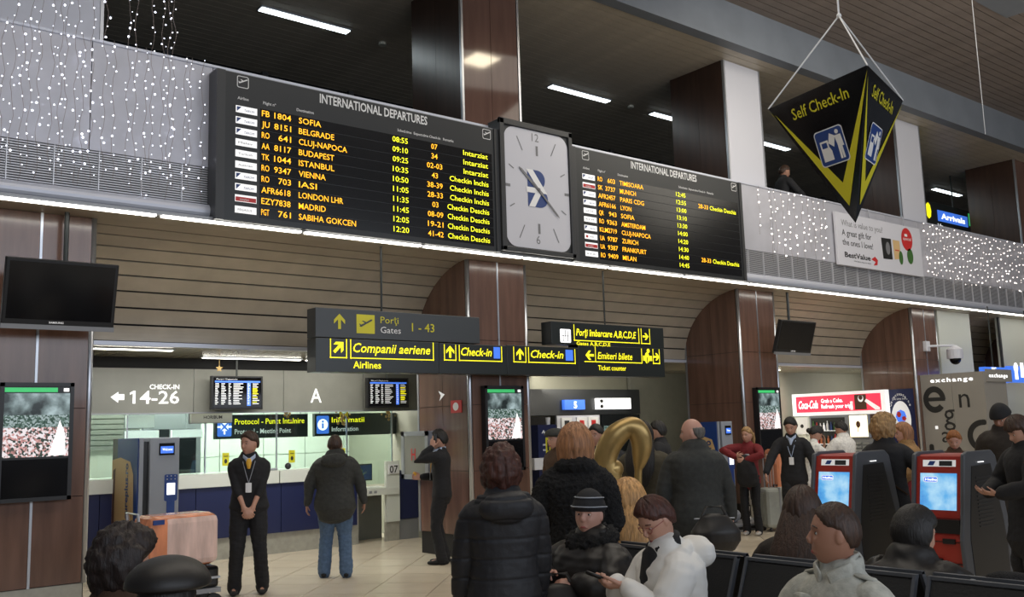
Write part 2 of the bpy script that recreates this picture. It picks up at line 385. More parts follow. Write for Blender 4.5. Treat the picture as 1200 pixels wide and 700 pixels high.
# gallery ceiling lights
gl = [(5.28, 6.66), (10.65, 12.06), (13.23, 14.6), (16.4, 17.6), (24.0, 25.41), (2.3, 3.6), (19.3, 20.7)]
glab = ['above the left departure board', 'between clock and second board', 'partly hidden behind the white column', 'behind the man on the balcony', 'far right above the balcony', 'at the far left over the balcony', 'behind the hanging pyramid sign']
for (a, b), l in zip(gl, glab):
    t = thing('ceiling_light', 'cool white tube ceiling light on the gallery '+l, 'light', (a, 11.9, 7.47), group='gallery ceiling lights')
    pbox('housing', 'steel_dull', (a-.02, 11.83, 7.465), (b+.02, 12.0, 7.492), t); pbox('diffuser', 'cool_light', (a, 11.85, 7.455), (b, 11.98, 7.466), t)
for x, y, l in ((7.9, 11.2, 'left'), (12.9, 11.0, 'right')):
    pass
t = thing('ceiling_light', 'bright warm square ceiling panel light over the middle of the hall', 'light', (9.9, 5.9, 8.14))
MB().box((9.6, 5.6, 8.11), (10.2, 6.2, 8.15)).build('housing', 'steel_dull', t); MB().box((9.64, 5.64, 8.10), (10.16, 6.16, 8.112)).build('diffuser', 'warm_panel', t)
# side walls far left / far right ends and back walls of the bays
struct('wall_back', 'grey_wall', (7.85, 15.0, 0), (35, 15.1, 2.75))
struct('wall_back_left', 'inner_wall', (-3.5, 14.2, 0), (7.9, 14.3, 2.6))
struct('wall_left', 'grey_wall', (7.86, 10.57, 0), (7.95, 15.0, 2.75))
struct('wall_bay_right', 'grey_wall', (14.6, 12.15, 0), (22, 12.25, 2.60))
pbox('trim_4', 'steel_dull', (-3.5, 8.96, 3.662), (35, 9.10, 3.70), None, kind='structure')
# inner ceilings
ic = thing('ceiling_inner', kind='structure', loc=(0, 10.6, 2.56))
x = -3.0
while x < 34:
    pbox('ceiling_panel', 'inner_ceiling', (x+.004, 10.6, 2.56), (x+.9-.004, 12.3, 2.58), ic); x += .9
pbox('deep_ceiling', 'inner_ceiling', (7.95, 12.3, 2.70), (35, 15.0, 2.74), ic)
pbox('deep_step', 'groove', (7.95, 12.28, 2.56), (35, 12.32, 2.74), ic)
pbox('deep_ceiling', 'counter_white', (-3.5, 12.3, 2.46), (7.9, 14.2, 2.5), ic)
pbox('roof_slab', 'void', (-3.5, 10.62, 2.76), (35, 15.1, 2.85), ic)
def ctube(x0, x1, y, lab, z=2.55, m='tube_light', grp='recessed tube lights of the inner ceiling'):
    t = thing('ceiling_light', lab, 'light', (x0, y, z), group=grp)
    pbox('housing', 'steel', (x0-.02, y-.05, z-.004), (x1+.02, y+.05, z+.012), t); pbox('diffuser', m, (x0, y-.03, z-.012), (x1, y+.03, z-.004), t)
qa, qb = P(110, 408, Z=2.55), P(200, 411, Z=2.55); ctube(qa.x, qb.x, qa.y, 'thin recessed tube light left of the check-in numbers')
qa, qb = P(238, 419, Z=2.55), P(350, 422, Z=2.55); ctube(qa.x, qb.x, qa.y, 'thin recessed tube light above the left wall monitor')
ctube(5.9, 6.9, 11.75, 'thin recessed tube light behind the hanging airlines sign')
for x, l in ((3.2, 'left'), (5.0, 'middle'), (6.7, 'right')):
    ctube(x-.5, x+.5, 13.2, 'bright tube light behind the counter glass, '+l+' one', z=2.445, m='tube_light', grp='tube lights behind the counter')
area('counter_room_lighting', (5.2, 13.1, 2.42), 4.8, .8, 105, (0.97, 1.0, 0.94), (5.2, 13.0, 0))
ctube(12.9, 14.2, 13.8, 'tube light deep inside the middle bay', z=2.69)
ctube(15.0, 16.0, 11.4, 'tube light over the middle bay by the grey wall')
ctube(14.2, 15.6, 11.3, 'tube light over the drinks stand')
ctube(8.6, 9.6, 11.4, 'tube light above the blue display stand')
area('middle_bay_wall_fill', (14.5, 13.3, 2.66), 5, 1.0, 46, (1.0, 0.95, 0.82), (16, 15, 0.6))  # added fill, aimed at the grey back wall to lift it
area('drinks_stand_back_fill', (19.2, 11.2, 2.5), 2.0, .5, 13, (1.0, 0.95, 0.85), (19.0, 12.2, 1.2))  # extra fill put in to brighten the wall behind the drinks banner
area('right_bay_wall_fill', (15.6, 11.2, 2.5), 2.5, .6, 60, (1.0, 0.95, 0.85), (15.0, 12.3, 1.4))  # added fill tilted onto the right bay wall, no fitting of its own
area('gallery_lighting', (12, 11.9, 7.3), 24, .3, 60, (0.86, 0.97, 1.0), (12, 11.9, 0))
area('right_hall_lighting', (16, 4.5, 7.9), 12, 4, 260, (1.0, 0.93, 0.80), (18, 8, 1.5))
# ================================================================== DEPARTURE BOARDS
def plane_icon(m, cx, cz, s, o_y, col, o=None, r=RX, u=UZ):
    o = o if o is not None else Vector((cx, o_y, cz))
    m.use(col).poly([(-.42*s, -.12*s), (-.30*s, -.16*s), (.10*s, .06*s), (.40*s, .22*s), (.46*s, .30*s), (.36*s, .32*s), (.0*s, .12*s), (-.30*s, -.02*s)], o, r, u, .004)
    m.poly([(-.26*s, .20*s), (-.16*s, .22*s), (.16*s, .10*s), (.04*s, .03*s)], o, r, u, .0045)
    m.poly([(-.44*s, .02*s), (-.38*s, .04*s), (-.26*s, -.08*s), (-.34*s, -.12*s)], o, r, u, .0045)
def frame_icon(m, o, s, r=RX, u=UZ, col='white_print', bg='board_black'):
    m.use(col).rrect(-s/2, -s/2, s/2, s/2, s*.16, o, r, u, .002); m.use(bg).rrect(-s*.44, -s*.44, s*.44, s*.44, s*.12, o, r, u, .003)
def board(x0, label, logos, flights, dests, times, desks, stats, lo=0.0):
    yb = 8.9; b = thing('departure_board', label, 'departure board', (x0, yb, 3.67))
    MB().box((x0, yb+.004, 3.672), (x0+3.56, 9.115, 5.215)).build('housing', 'board_frame', b, bevel=.008)
    pbox('rim', 'steel_dull', (x0, yb+.02, 5.215), (x0+3.56, 9.11, 5.225), b)
    pbox('side_post', 'board_frame', (x0-.004, yb-.012, 3.672), (x0+.085, yb+.02, 5.215), b)
    pbox('side_post', 'board_frame', (x0+3.50, yb-.012, 3.672), (x0+3.564, yb+.02, 5.215), b)
    pbox('face', 'board_black', (x0+.085, yb, 3.675), (x0+3.50, yb+.01, 5.21), b)
    h = MB()
    for cx in (x0+.27, x0+3.39):
        o = Vector((cx, yb, 5.125)); frame_icon(h, o, .125); plane_icon(h, 0, 0, .115, 0, 'white_print', o)
    h.use('white_print').text('INTERNATIONAL DEPARTURES', (x0+1.135, yb, 5.083), RX, UZ, .098, width=1.385, bold=.02)
    for t, xx in (('Airline', .215), ('Flight nº', .49), ('Destination', .865), ('Sched.time', 2.11), ('Expect.time', 2.33), ('Check-In', 2.545), ('Remarks', 2.74)):
        h.text(t, (x0+xx, yb, 4.937), RX, UZ, .03, bold=.01)
    h.use('grey_print').text('solari board', (x0+.14, yb, 3.700), RX, UZ, .018) if 0 else None
    h.build('header_lettering', None, b)
    for i in range(10):
        zb = 4.806-i*.1155
        pbox('row_strip', 'board_row', (x0+.46, yb-.003, zb-.030), (x0+3.46, yb+.004, zb+.078), b)
        lg = MB(); kind = logos[i]; o = Vector((x0+.197, yb, zb-.008))
        lg.use('lit_grey_white').rect(0, 0, .228, .072, o, RX, UZ, .003)
        if kind == 'a': lg.use('logo_blue').poly([(.01, .01), (.06, .062), (.01, .062)], o, RX, UZ, .005); lg.use('logo_blue').text('TAROM', o+Vector((.09, 0, .018)), RX, UZ, .024, width=.11, shear=.3, lift=.005)
        elif kind == 'r': lg.use('logo_red').rect(.006, .006, .222, .05, o, RX, UZ, .005); lg.use('white_print').text('easyJet', o+Vector((.05, 0, .016)), RX, UZ, .024, lift=.007)
        elif kind == 'k': lg.use('logo_red').rect(.02, .018, .06, .05, o, RX, UZ, .005); lg.use('black_print').text('SWISS', o+Vector((.08, 0, .022)), RX, UZ, .022, lift=.005)
        else: lg.use('grey_print').text(kind, o+Vector((.03, 0, .024)), RX, UZ, .022, width=.15, lift=.005)
        lg.build('airline_logo', None, b)
        f = MB(); kw = dict(lift=.006, bold=.004)
        code, num = flights[i]
        f.use('led_orange').text(code, (x0+.475, yb, zb), RX, UZ, .062, width=(.32 if not num else .085), **kw)
        if num: f.text(num, (x0+.80, yb, zb), RX, UZ, .062, width=.047*len(num), align='r', **kw)
        f.text(dests[i], (x0+.888, yb, zb), RX, UZ, .062, width=.052*len(dests[i]), **kw)
        f.use('led_yellow').text(times[i], (x0+2.04, yb, zb), RX, UZ, .062, width=.205, **kw)
        if desks[i]:
            f.use('led_orange').text(desks[i], (x0+2.61+lo, yb, zb), RX, UZ, .062, width=.043*len(desks[i]), align='c', **kw)
        if stats[i]: f.use('led_yellow').text(stats[i], (x0+3.395-(.0 if len(stats[i]) > 8 else .15), yb, zb), RX, UZ, .062, width=.041*len(stats[i]), align='r', **kw)
        f.build('flight_row', None, b)
    return b
board(3.49, 'large black international departures board left of the clock', ['a', 'a', 'a', 'Malev', 'Turkish', 'Austrian', 'a', 'a', 'r', 'PEGASUS'],
      [('FB', '1804'), ('JU', '8151'), ('RO', '641'), ('AA', '8117'), ('TK', '1044'), ('RO', '9347'), ('RO', '703'), ('AFR6618', ''), ('EZY7838', ''), ('PGT', '761')],
      ['SOFIA', 'BELGRADE', 'CLUJ-NAPOCA', 'BUDAPEST', 'ISTANBUL', 'VIENNA', 'IASI', 'LONDON LHR', 'MADRID', 'SABIHA GOKCEN'],
      ['08:55', '09:10', '09:25', '10:35', '10:50', '11:05', '11:35', '11:45', '12:05', '12:20'],
      ['07', '34', '02-03', '43', '38-39', '28-33', '03', '08-09', '19-21', '41-42'],
      ['Intarziat', 'Intarziat', 'Intarziat', 'Checkin Inchis', 'Checkin Inchis', 'Checkin Inchis', 'Checkin Deschis', 'Checkin Deschis', 'Checkin Deschis', 'Checkin Deschis'])
board(8.265, 'large black international departures board right of the clock', ['a', 'r', 'a', 'a', 'QATAR', 'KLM', 'a', 'k', 'r', 'BLUE AIR'],
      [('RO', '603'), ('SK', '3737'), ('AFR2457', ''), ('AFR6166', ''), ('QR', '943'), ('RO', '9363'), ('KLM2719', ''), ('UA', '9787'), ('UA', '9387'), ('RO', '9409')],
      ['TIMISOARA', 'MUNICH', 'PARIS CDG', 'LYON', 'SOFIA', 'AMSTERDAM', 'CLUJ-NAPOCA', 'ZURICH', 'FRANKFURT', 'MILAN'],
      ['12:45', '12:55', '13:00', '13:10', '13:30', '14:00', '14:20', '14:30', '14:40', '14:45'],
      ['', '28-33', '', '', '', '', '', '', '28-33', ''], ['', 'Checkin Deschis', '', '', '', '', '', '', 'Checkin Deschis', ''], lo=.02)
# ------------------------------------------------------------------ clock
ck = thing('wall_clock', 'large square clock with rounded white face and blue letter emblem', 'clock', (7.05, 8.86, 3.70))
MB().box((7.065, 8.885, 3.71), (8.26, 9.115, 5.365)).build('housing', 'board_frame', ck, bevel=.01)
for a, b in (((7.055, 8.855, 3.70), (7.125, 8.90, 5.37)), ((8.20, 8.855, 3.70), (8.262, 8.90, 5.37)), ((7.055, 8.855, 5.30), (8.262, 8.90, 5.375)), ((7.055, 8.855, 3.695), (8.262, 8.90, 3.755))):
    pbox('frame', 'board_frame', a, b, ck, bevel=.006)
O = Vector((7.663, 8.88, 4.53))
m = MB(); m.use('clock_face').rrect(-.53, -.765, .53, .765, .16, O, RX, UZ, .0); m.build('face', None, ck)
m = MB(); m.use('grey_print')
for h in range(12):
    a = math.radians(90-30*h); c, s = math.cos(a), math.sin(a); big = h % 3 == 0
    q = min(.50/abs(c) if abs(c) > .01 else 9, .70/abs(s) if abs(s) > .01 else 9)
    if h in (0, 6): r1, r0_ = .57, .44
    elif h in (3, 9): r1, r0_ = .53, .45
    else: r1 = q*.93; r0_ = r1-(.20 if h in (1, 5, 7, 11) else .09)
    if h in (1, 11, 5, 7): c *= .86
    wd = .018 if big else .007
    m.poly([(c*r0_-s*wd, s*r0_+c*wd), (c*r1-s*wd, s*r1+c*wd), (c*r1+s*wd, s*r1-c*wd), (c*r0_+s*wd, s*r0_-c*wd)], O, RX, UZ, .003)
m.text('12', O+Vector((-.02, 0, .625)), RX, UZ, .105, align='c'); m.text('6', O+Vector((-.02, 0, -.70)), RX, UZ, .105, align='c'); m.build('hour_marks', None, ck)
m = MB(); m.use('logo_blue')
D_ = [(-.17, -.23)]+[(.02+.14*math.cos(math.radians(t)), -.11+.12*math.sin(math.radians(t))) for t in range(-90, 91, 15)]+[(-.17, .01)]
m.poly(D_, O, RX, UZ, .004)
D2 = [(-.17, .01)]+[(.0+.12*math.cos(math.radians(t)), .13+.12*math.sin(math.radians(t))) for t in range(-90, 91, 15)]+[(-.17, .25)]
m.poly(D2, O, RX, UZ, .0042)
m.use('white_print').poly([(-.19, .25), (-.08, .25), (.15, -.04), (.04, -.04)], O, RX, UZ, .006)
m.poly([(-.19, -.05), (-.19, .02), (.05, .02), (.05, -.05)], O, RX, UZ, .0062); m.poly([(-.16, -.23), (-.06, -.23), (.08, .0), (-.02, .0)], O, RX, UZ, .0064)
m.build('emblem', None, ck)
def hand(a, L, tail, wd, l): 
    c, s = math.cos(a), math.sin(a); q = MB(); q.prism([O+Vector((x*c-y*s, l, x*s+y*c)) for x, y in ((-tail, wd), (L*.9, wd*.7), (L, 0), (L*.9, -wd*.7), (-tail, -wd))], (0, -.006, 0)); q.build('clock_hand', 'grey_print', ck)
hand(math.atan2(-.32, .33), .47, .12, .014, -.012); hand(math.atan2(.26, -.31), .40, .1, .022, -.006)
MB().ball((O.x, O.y-.018, O.z), .022, 12, 6).build('hub', 'grey_print', ck)
# ================================================================== HANGING GUIDE SIGNS
sy = 9.15
def arrow(m, cx, cz, s, ang, o, lift=.004, r=RX, u=UZ):
    A = math.radians(ang); pts = [(-.09, -.42), (.09, -.42), (.09, .10), (.34, -.14), (.34, .08), (0, .42), (-.34, .08), (-.34, -.14), (-.09, .10)]
    m.poly([(cx+(x*math.cos(A)-y*math.sin(A))*s, cz+(x*math.sin(A)+y*math.cos(A))*s) for x, y in pts], o, r, u, lift)
def ubox(m, x0, x1, z0, z1, t=.011, top=False):
    o = Vector((0, sy, 0)); m.rect(x0, z0, x1, z0+t, o, RX, UZ, .004); m.rect(x0, z0, x0+t, z1, o, RX, UZ, .004); m.rect(x1-t, z0, x1, z1, o, RX, UZ, .004)
def sx(px, py=405): return P(px, py, Y=sy).x
def hang(parent, xx, z0):
    MB().tube([(xx, sy+.1, z0), (xx, sy+.1, 3.68)], .012, 8).build('hanging_rod', 'pole_dark', parent)
t = thing('hanging_sign', 'dark hanging sign with yellow gates arrow and aeroplane square, topmost at left', 'sign', (4.69, sy, 2.57))
MB().box((4.70, sy, 2.575), (6.89, sy+.2, 2.895)).build('panel', 'sign_grey', t, bevel=.006); hang(t, sx(453), 2.89); hang(t, 5.0, 2.89) if 0 else None
o = Vector((0, sy, 0)); m = MB(); m.use('yellow_print'); arrow(m, 4.985, 2.755, .20, 0, o)
m.use('yellow_print').rect(5.195, 2.635, 5.425, 2.845, o, RX, UZ, .003); plane_icon(m, 0, 0, .19, 0, 'sign_grey', Vector((5.31, sy, 2.735)))
m.use('yellow_print').text('Porţi', (5.50, sy, 2.76), RX, UZ, .075, width=.235, lift=.004); m.use('grey_white' if 0 else 'white_print').text('Gates', (5.50, sy, 2.65), RX, UZ, .07, width=.265, lift=.004)
m.use('yellow_print').text('1 - 43', (5.915, sy, 2.685), RX, UZ, .095, width=.31, lift=.004, bold=.005); m.build('lettering', None, t)
# the long lit sign row below: one box per text
def lit(x0, x1, z0, z1, lab, body):
    t = thing('lit_sign', lab, 'sign', (x0, sy, z0), group=None)
    MB().box((x0+.002, sy, z0), (x1-.002, sy+.2, z1)).build('panel', 'sign_dark', t, bevel=.004)
    m = MB(); m.use('lit_yellow'); body(m); m.build('lettering', None, t); return t
def b1(m):
    ubox(m, 4.87, 5.075, 2.355, 2.565); arrow(m, 4.975, 2.475, .19, -45, o)
    ubox(m, 5.115, 6.21, 2.355, 2.565); m.text('Companii aeriene', (5.15, sy, 2.425), RX, UZ, .10, width=1.01, bold=.012, shear=.25, lift=.005)
    m.text('Airlines', (5.15, sy, 2.25), RX, UZ, .075, width=.35, bold=.012, lift=.005)
def b2(m):
    ubox(m, 6.355, 6.53, 2.36, 2.55); arrow(m, 6.443, 2.465, .17, 0, o); ubox(m, 6.57, 7.22, 2.36, 2.55)
    m.text('Check-in', (6.60, sy, 2.425), RX, UZ, .095, width=.46, bold=.012, shear=.25, lift=.005); m.use('lit_blue').rect(7.09, 2.40, 7.19, 2.54, o, RX, UZ, .004)
def b3(m):
    ubox(m, 7.40, 7.605, 2.36, 2.555); arrow(m, 7.505, 2.465, .17, 0, o); ubox(m, 7.64, 8.44, 2.36, 2.555)
    m.text('Check-in', (7.68, sy, 2.425), RX, UZ, .095, width=.55, bold=.012, shear=.25, lift=.005); m.use('lit_blue').rect(8.27, 2.40, 8.40, 2.54, o, RX, UZ, .004)
def b4(m):
    arrow(m, 8.70, 2.48, .18, 90, o); m.rect(8.60, 2.39, 8.79, 2.401, o, RX, UZ, .004); ubox(m, 8.80, 9.70, 2.39, 2.60)
    m.text('Emiteri bilete', (8.845, sy, 2.435), RX, UZ, .09, width=.66, bold=.008, shear=.2, lift=.005); m.text('Ticket counter', (8.845, sy, 2.285), RX, UZ, .065, width=.53, bold=.008, lift=.005)
    m.disc((9.80, 2.47), .045, .08, o, RX, UZ, .004, 14); m.rect(9.72, 2.43, 9.90, 2.50, o, RX, UZ, .0045); m.disc((9.83, 2.57), .03, .03, o, RX, UZ, .004, 12)
    m.use('sign_dark').rect(9.795, 2.39, 9.815, 2.48, o, RX, UZ, .006); m.use('lit_yellow'); ubox(m, 9.92, 10.06, 2.39, 2.60); arrow(m, 9.99, 2.49, .15, -90, o)
l1 = lit(4.70, 6.29, 2.205, 2.568, 'black lit sign reading Companii aeriene with diagonal yellow arrow', b1)
lit(6.29, 7.30, 2.205, 2.562, 'black lit check-in sign, left one of two, ahead of the column', b2)
lit(7.30, 8.50, 2.205, 2.572, 'black lit check-in sign, right one of two, next to ticket counter sign', b3)
lit(8.50, 10.16, 2.205, 2.61, 'black lit sign reading Emiteri bilete, ticket counter', b4)
def b5(m):
    m.use('lit_white').rrect(8.19, 2.635, 8.375, 2.81, .015, o, RX, UZ, .003)
    m.use('sign_dark'); m.rect(8.205, 2.72, 8.36, 2.727, o, RX, UZ, .005)
    for xx in (8.235, 8.275, 8.315): m.rect(xx, 2.645, xx+.012, 2.80, o, RX, UZ, .005)
    m.use('lit_yellow'); ubox(m, 8.43, 9.66, 2.665, 2.88); m.text('Porţi îmbarcare A,B,C,D,E', (8.47, sy, 2.735), RX, UZ, .09, width=1.13, bold=.014, shear=.2, lift=.005)
    m.text('Gates A,B,C,D,E', (8.47, sy, 2.60+.01), RX, UZ, .045, width=.62, bold=.012, lift=.005); ubox(m, 9.70, 9.88, 2.665, 2.88); arrow(m, 9.79, 2.77, .14, -90, o)
l5 = lit(8.04, 10.17, 2.585 if 0 else 2.612, 2.905, 'lit boarding gates sign above the ticket counter sign', b5); hang(l5, sx(716), 2.9)
# ================================================================== TILTED TVS
def tv(x0, x1, zt, zb, yt, yb_, polex, lab):
    t = thing('hanging_tv', lab, 'television', (x0, yt, zb)); H = zt-zb
    up = Vector((0, yt-yb_, H)).normalized(); n = Vector((0, -1, 0)); n = (RX.cross(up)).normalized(); L = Vector((x0, yb_, zb)); W = x1-x0; Hh = Vector((0, yt-yb_, H)).length
    M = Matrix((( 1, 0, 0, L.x), (0, -n.y*-1 if 0 else -n.y, up.y, L.y), (0, -n.z, up.z, L.z), (0, 0, 0, 1)))
    MB().box((0, 0.0, 0), (W, .07, Hh), M).build('casing', 'black_plastic', t, bevel=.008)
    MB().box((.03, -.003, .075), (W-.03, .004, Hh-.03), M).build('screen', 'black_gloss', t)
    MB().box((-.003, -.004, -.012), (W+.003, .03, .03), M).build('silver_trim', 'steel_dull', t)
    q = M @ Vector((W*.47, -.006, .045)); MB().text('SAMSUNG', q, RX, up, .016, width=.12, bold=.02, align='c').build('lettering', 'dim_white', t)
    MB().tube([(polex, 9.30, 3.68), (polex, 9.30, zt-.28)], .022, 10).build('ceiling_pole', 'pole_dark', t)
    MB().tube([(polex, 9.30, zt-.30), (polex-.0, (yt+yb_)/2+.06, zt-.30)], .018, 8).build('bracket', 'pole_dark', t)
    MB().tube([(polex, 9.28, zt+.05), (polex-.22, (yt+yb_)/2+.05, zt-.06)], .009, 6).build('cable', 'pole_dark', t)
tv(1.67, 2.598, 3.13, 2.54, 8.9, 9.03, 2.234, 'black hanging television in front of the left column')
tv(12.652, 13.6, 3.12, 2.60, 8.9, 9.06, 13.42, 'black hanging television in front of the third column')
# ================================================================== PORTRAIT SCREENS on columns
def pscreen(x0, lab, extra):
    y = 9.33; t = thing('portrait_screen', lab, 'screen', (x0, y, 1.03)); x1 = x0+.61
    MB().box((x0, y+.006, 1.03), (x1, 9.415, 2.08)).build('casing', 'black_plastic', t, bevel=.006)
    for a, b in (((x0, y-.006, 1.03), (x0+.035, y+.01, 2.08)), ((x1-.035, y-.006, 1.03), (x1, y+.01, 2.08)), ((x0, y-.006, 2.045), (x1, y+.01, 2.08)), ((x0, y-.006, 1.03), (x1, y+.01, 1.065))): pbox('bezel', 'black_plastic', a, b, t)
    pbox('lower_glass', 'black_gloss', (x0+.035, y, 1.065), (x1-.035, y+.01, 1.40), t)
    pbox('town_picture', 'pic_town', (x0+.035, y, 1.42), (x1-.035, y+.01, 1.68), t)
    pbox('hills_picture', 'pic_hills', (x0+.035, y, 1.68), (x1-.035, y+.01, 1.79), t)
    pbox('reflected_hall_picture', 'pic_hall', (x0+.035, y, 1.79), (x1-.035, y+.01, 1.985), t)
    pbox('green_band', 'lit_green', (x0+.035, y, 1.995), (x1-.14, y+.01, 2.035), t)
    m = MB(); m.use('lit_white').rect(x1-.09, 2.0, x1-.045, 2.03, Vector((0, y, 0)), RX, UZ, .003)
    m.poly([(x1-.20, 1.43), (x1-.06, 1.43), (x1-.07, 1.62), (x1-.115, 1.74), (x1-.15, 1.6)], Vector((0, y, 0)), RX, UZ, .003); m.build('white_tower_picture', None, t)
    if extra: MB().text('gnifan', (x0+.33, y-.001, 1.90), RX, UZ, .035, lift=.003).build('lettering', 'white_print', t)
pscreen(1.745, 'large portrait screen showing a red roofed town on the left column', False)
pscreen(7.08, 'portrait screen on the middle column behind the woman in black hood', False)
pscreen(12.47, 'portrait screen on the third column behind the man with lanyard', False)
# ================================================================== INFORMATION COUNTER
ct = thing('information_counter', 'long navy and white information counter with glass screen', 'counter', (3.26, 12.02, 0))
pbox('plinth', 'stone', (2.2, 12.05, 0), (6.82, 12.6, .27), ct)
x = 2.2
while x < 6.7: pbox('front_panel', 'navy', (x+.004, 12.02, .272), (min(x+1.155, 6.82)-.004, 12.6, .92), ct); x += 1.155
pbox('worktop', 'counter_white', (2.2, 11.99, .92), (5.62, 12.65, 1.085), ct); pbox('worktop', 'counter_white', (5.64, 11.99, .92), (6.80, 12.65, 1.085), ct)
gs = thing('glass_screen', 'tall clear glass screen standing on the counter with clips', 'glass screen', (3.2, 12.35, 1.085))
xs = [2.6, 3.75, 4.75, 5.75, 6.84, 7.60]
for a, b in zip(xs, xs[1:]): pbox('pane', 'glass', (a+.006, 12.35, 1.085 if b < 7 else .80), (b-.006, 12.358, 1.90), gs)
for a in xs[1:]: pbox('edge_post', 'steel', (a-.008, 12.34, 1.085 if a < 7 else .8), (a+.008, 12.368, 1.93), gs)
pbox('top_rail', 'steel', (2.6, 12.343, 1.90), (7.62, 12.366, 1.915), gs)
dk = thing('side_desk', 'lower white desk at the right end of the navy counter', 'desk', (6.9, 12.1, 0))
pbox('desktop', 'counter_white', (6.83, 12.0, .66), (7.50, 12.6, .755), dk)
pbox('back_panel', 'grey_panel', (6.83, 12.5, 0), (7.5, 12.56, .66), dk); pbox('side_panel', 'stone', (6.83, 12.08, 0), (6.87, 12.5, .66), dk)
MB().box((7.0, 11.996, .69), (7.045, 12.0, .725)).box((7.08, 11.996, .69), (7.125, 12.0, .725)).build('socket', 'steel_dull', dk)
ep = thing('end_panel', 'white counter end panel with number 07 beside navy panel', 'panel', (7.35, 12.1, 0))
pbox('white_board', 'counter_white', (7.30, 12.02, .27), (7.52, 12.08, 1.13), ep); pbox('plinth', 'stone', (7.30, 12.04, 0), (7.52, 12.1, .27), ep)
pbox('navy_board', 'navy', (7.53, 12.05, .29), (7.9, 12.11, .99), ep); pbox('plinth', 'steel_dull', (7.53, 12.06, 0), (7.9, 12.12, .285), ep)
pbox('number_plate', 'white_print', (7.33, 12.005, .95), (7.50, 12.02, 1.085), ep); MB().text('07', (7.415, 12.004, .965), RX, UZ, .10, width=.14, bold=.015, align='c').build('lettering', 'black_print', ep)
# bulkhead with numbers
bh = thing('bulkhead', 'grey bulkhead reading check-in 14-26 and letter A over the counter', 'sign wall', (3.3, 12.0, 1.87), kind='structure')
for a, b in ((2.0, 3.22), (3.23, 4.45), (4.46, 5.68), (5.69, 6.91), (6.92, 7.84)): pbox('bulkhead_panel', 'grey_panel', (a, 12.0, 1.87), (b, 12.06, 2.42), bh)
pbox('shadow_gap', 'void', (2.0, 12.03, 2.42), (7.85, 12.06, 2.56), bh); pbox('under_trim', 'steel_dull', (2.0, 11.99, 1.855), (7.85, 12.06, 1.872), bh)
m = MB(); m.use('lit_grey_white').text('4-26', (3.785, 12.0, 1.985), RX, UZ, .155, width=.485, bold=.012).poly([(3.70, 1.985), (3.732, 1.985), (3.732, 2.142), (3.708, 2.142), (3.665, 2.118), (3.665, 2.092), (3.70, 2.108)], Vector((0, 12.0, 0)), RX, UZ, .003); m.text('CHECK-IN', (3.90, 12.0, 2.165), RX, UZ, .055, width=.37, bold=.03)
m.text('A', (6.17, 12.0, 1.985), RX, UZ, .19, width=.17, bold=.01, align='c')
m.poly([(3.44, 2.065), (3.53, 2.13), (3.53, 2.10), (3.60, 2.10), (3.60, 2.03), (3.53, 2.03), (3.53, 1.995)], Vector((0, 12.0, 0)), RX, UZ, .003); m.build('lettering', None, bh)
def monitor(x0, lab):
    t = thing('wall_monitor', lab, 'monitor', (x0, 11.8, 1.9)); x1 = x0+.69
    MB().box((x0, 11.80, 1.895), (x1, 11.87, 2.325)).build('casing', 'black_plastic', t, bevel=.006); pbox('screen', 'black_gloss', (x0+.025, 11.797, 1.92), (x1-.025, 11.80, 2.305), t)
    m = MB(); O2 = Vector((0, 11.797, 0)); m.use('lit_blue').rect(x0+.04, 2.24, x1-.04, 2.262, O2, RX, UZ, .002); m.rect(x0+.47, 1.94, x0+.52, 2.24, O2, RX, UZ, .0015)
    m.use('dim_white').text('Plecari / Departures', (x0+.06, 11.797, 2.275), RX, UZ, .016, width=.28)
    rr = random.Random(int(x0*10))
    for i in range(13):
        z = 2.22-i*.0215
        for a, wmax in ((.045, .05), (.125, .07), (.22, .04), (.285, .14), (.475, .04), (.545, .10)):
            m.use('dim_white' if a < .5 else 'lit_yellow' if rr.random() < .4 else 'dim_white').rect(x0+a, z, x0+a+wmax*rr.uniform(.5, 1), z+.009, O2, RX, UZ, .003)
    m.build('timetable', None, t); MB().tube([(x0+.35, 11.85, 2.32), (x0+.35, 11.85, 2.56)], .012, 6).build('bracket', 'pole_dark', t)
monitor(4.61, 'flight monitor on the grey bulkhead left of letter A'); monitor(6.87, 'flight monitor on the grey bulkhead right of letter A')
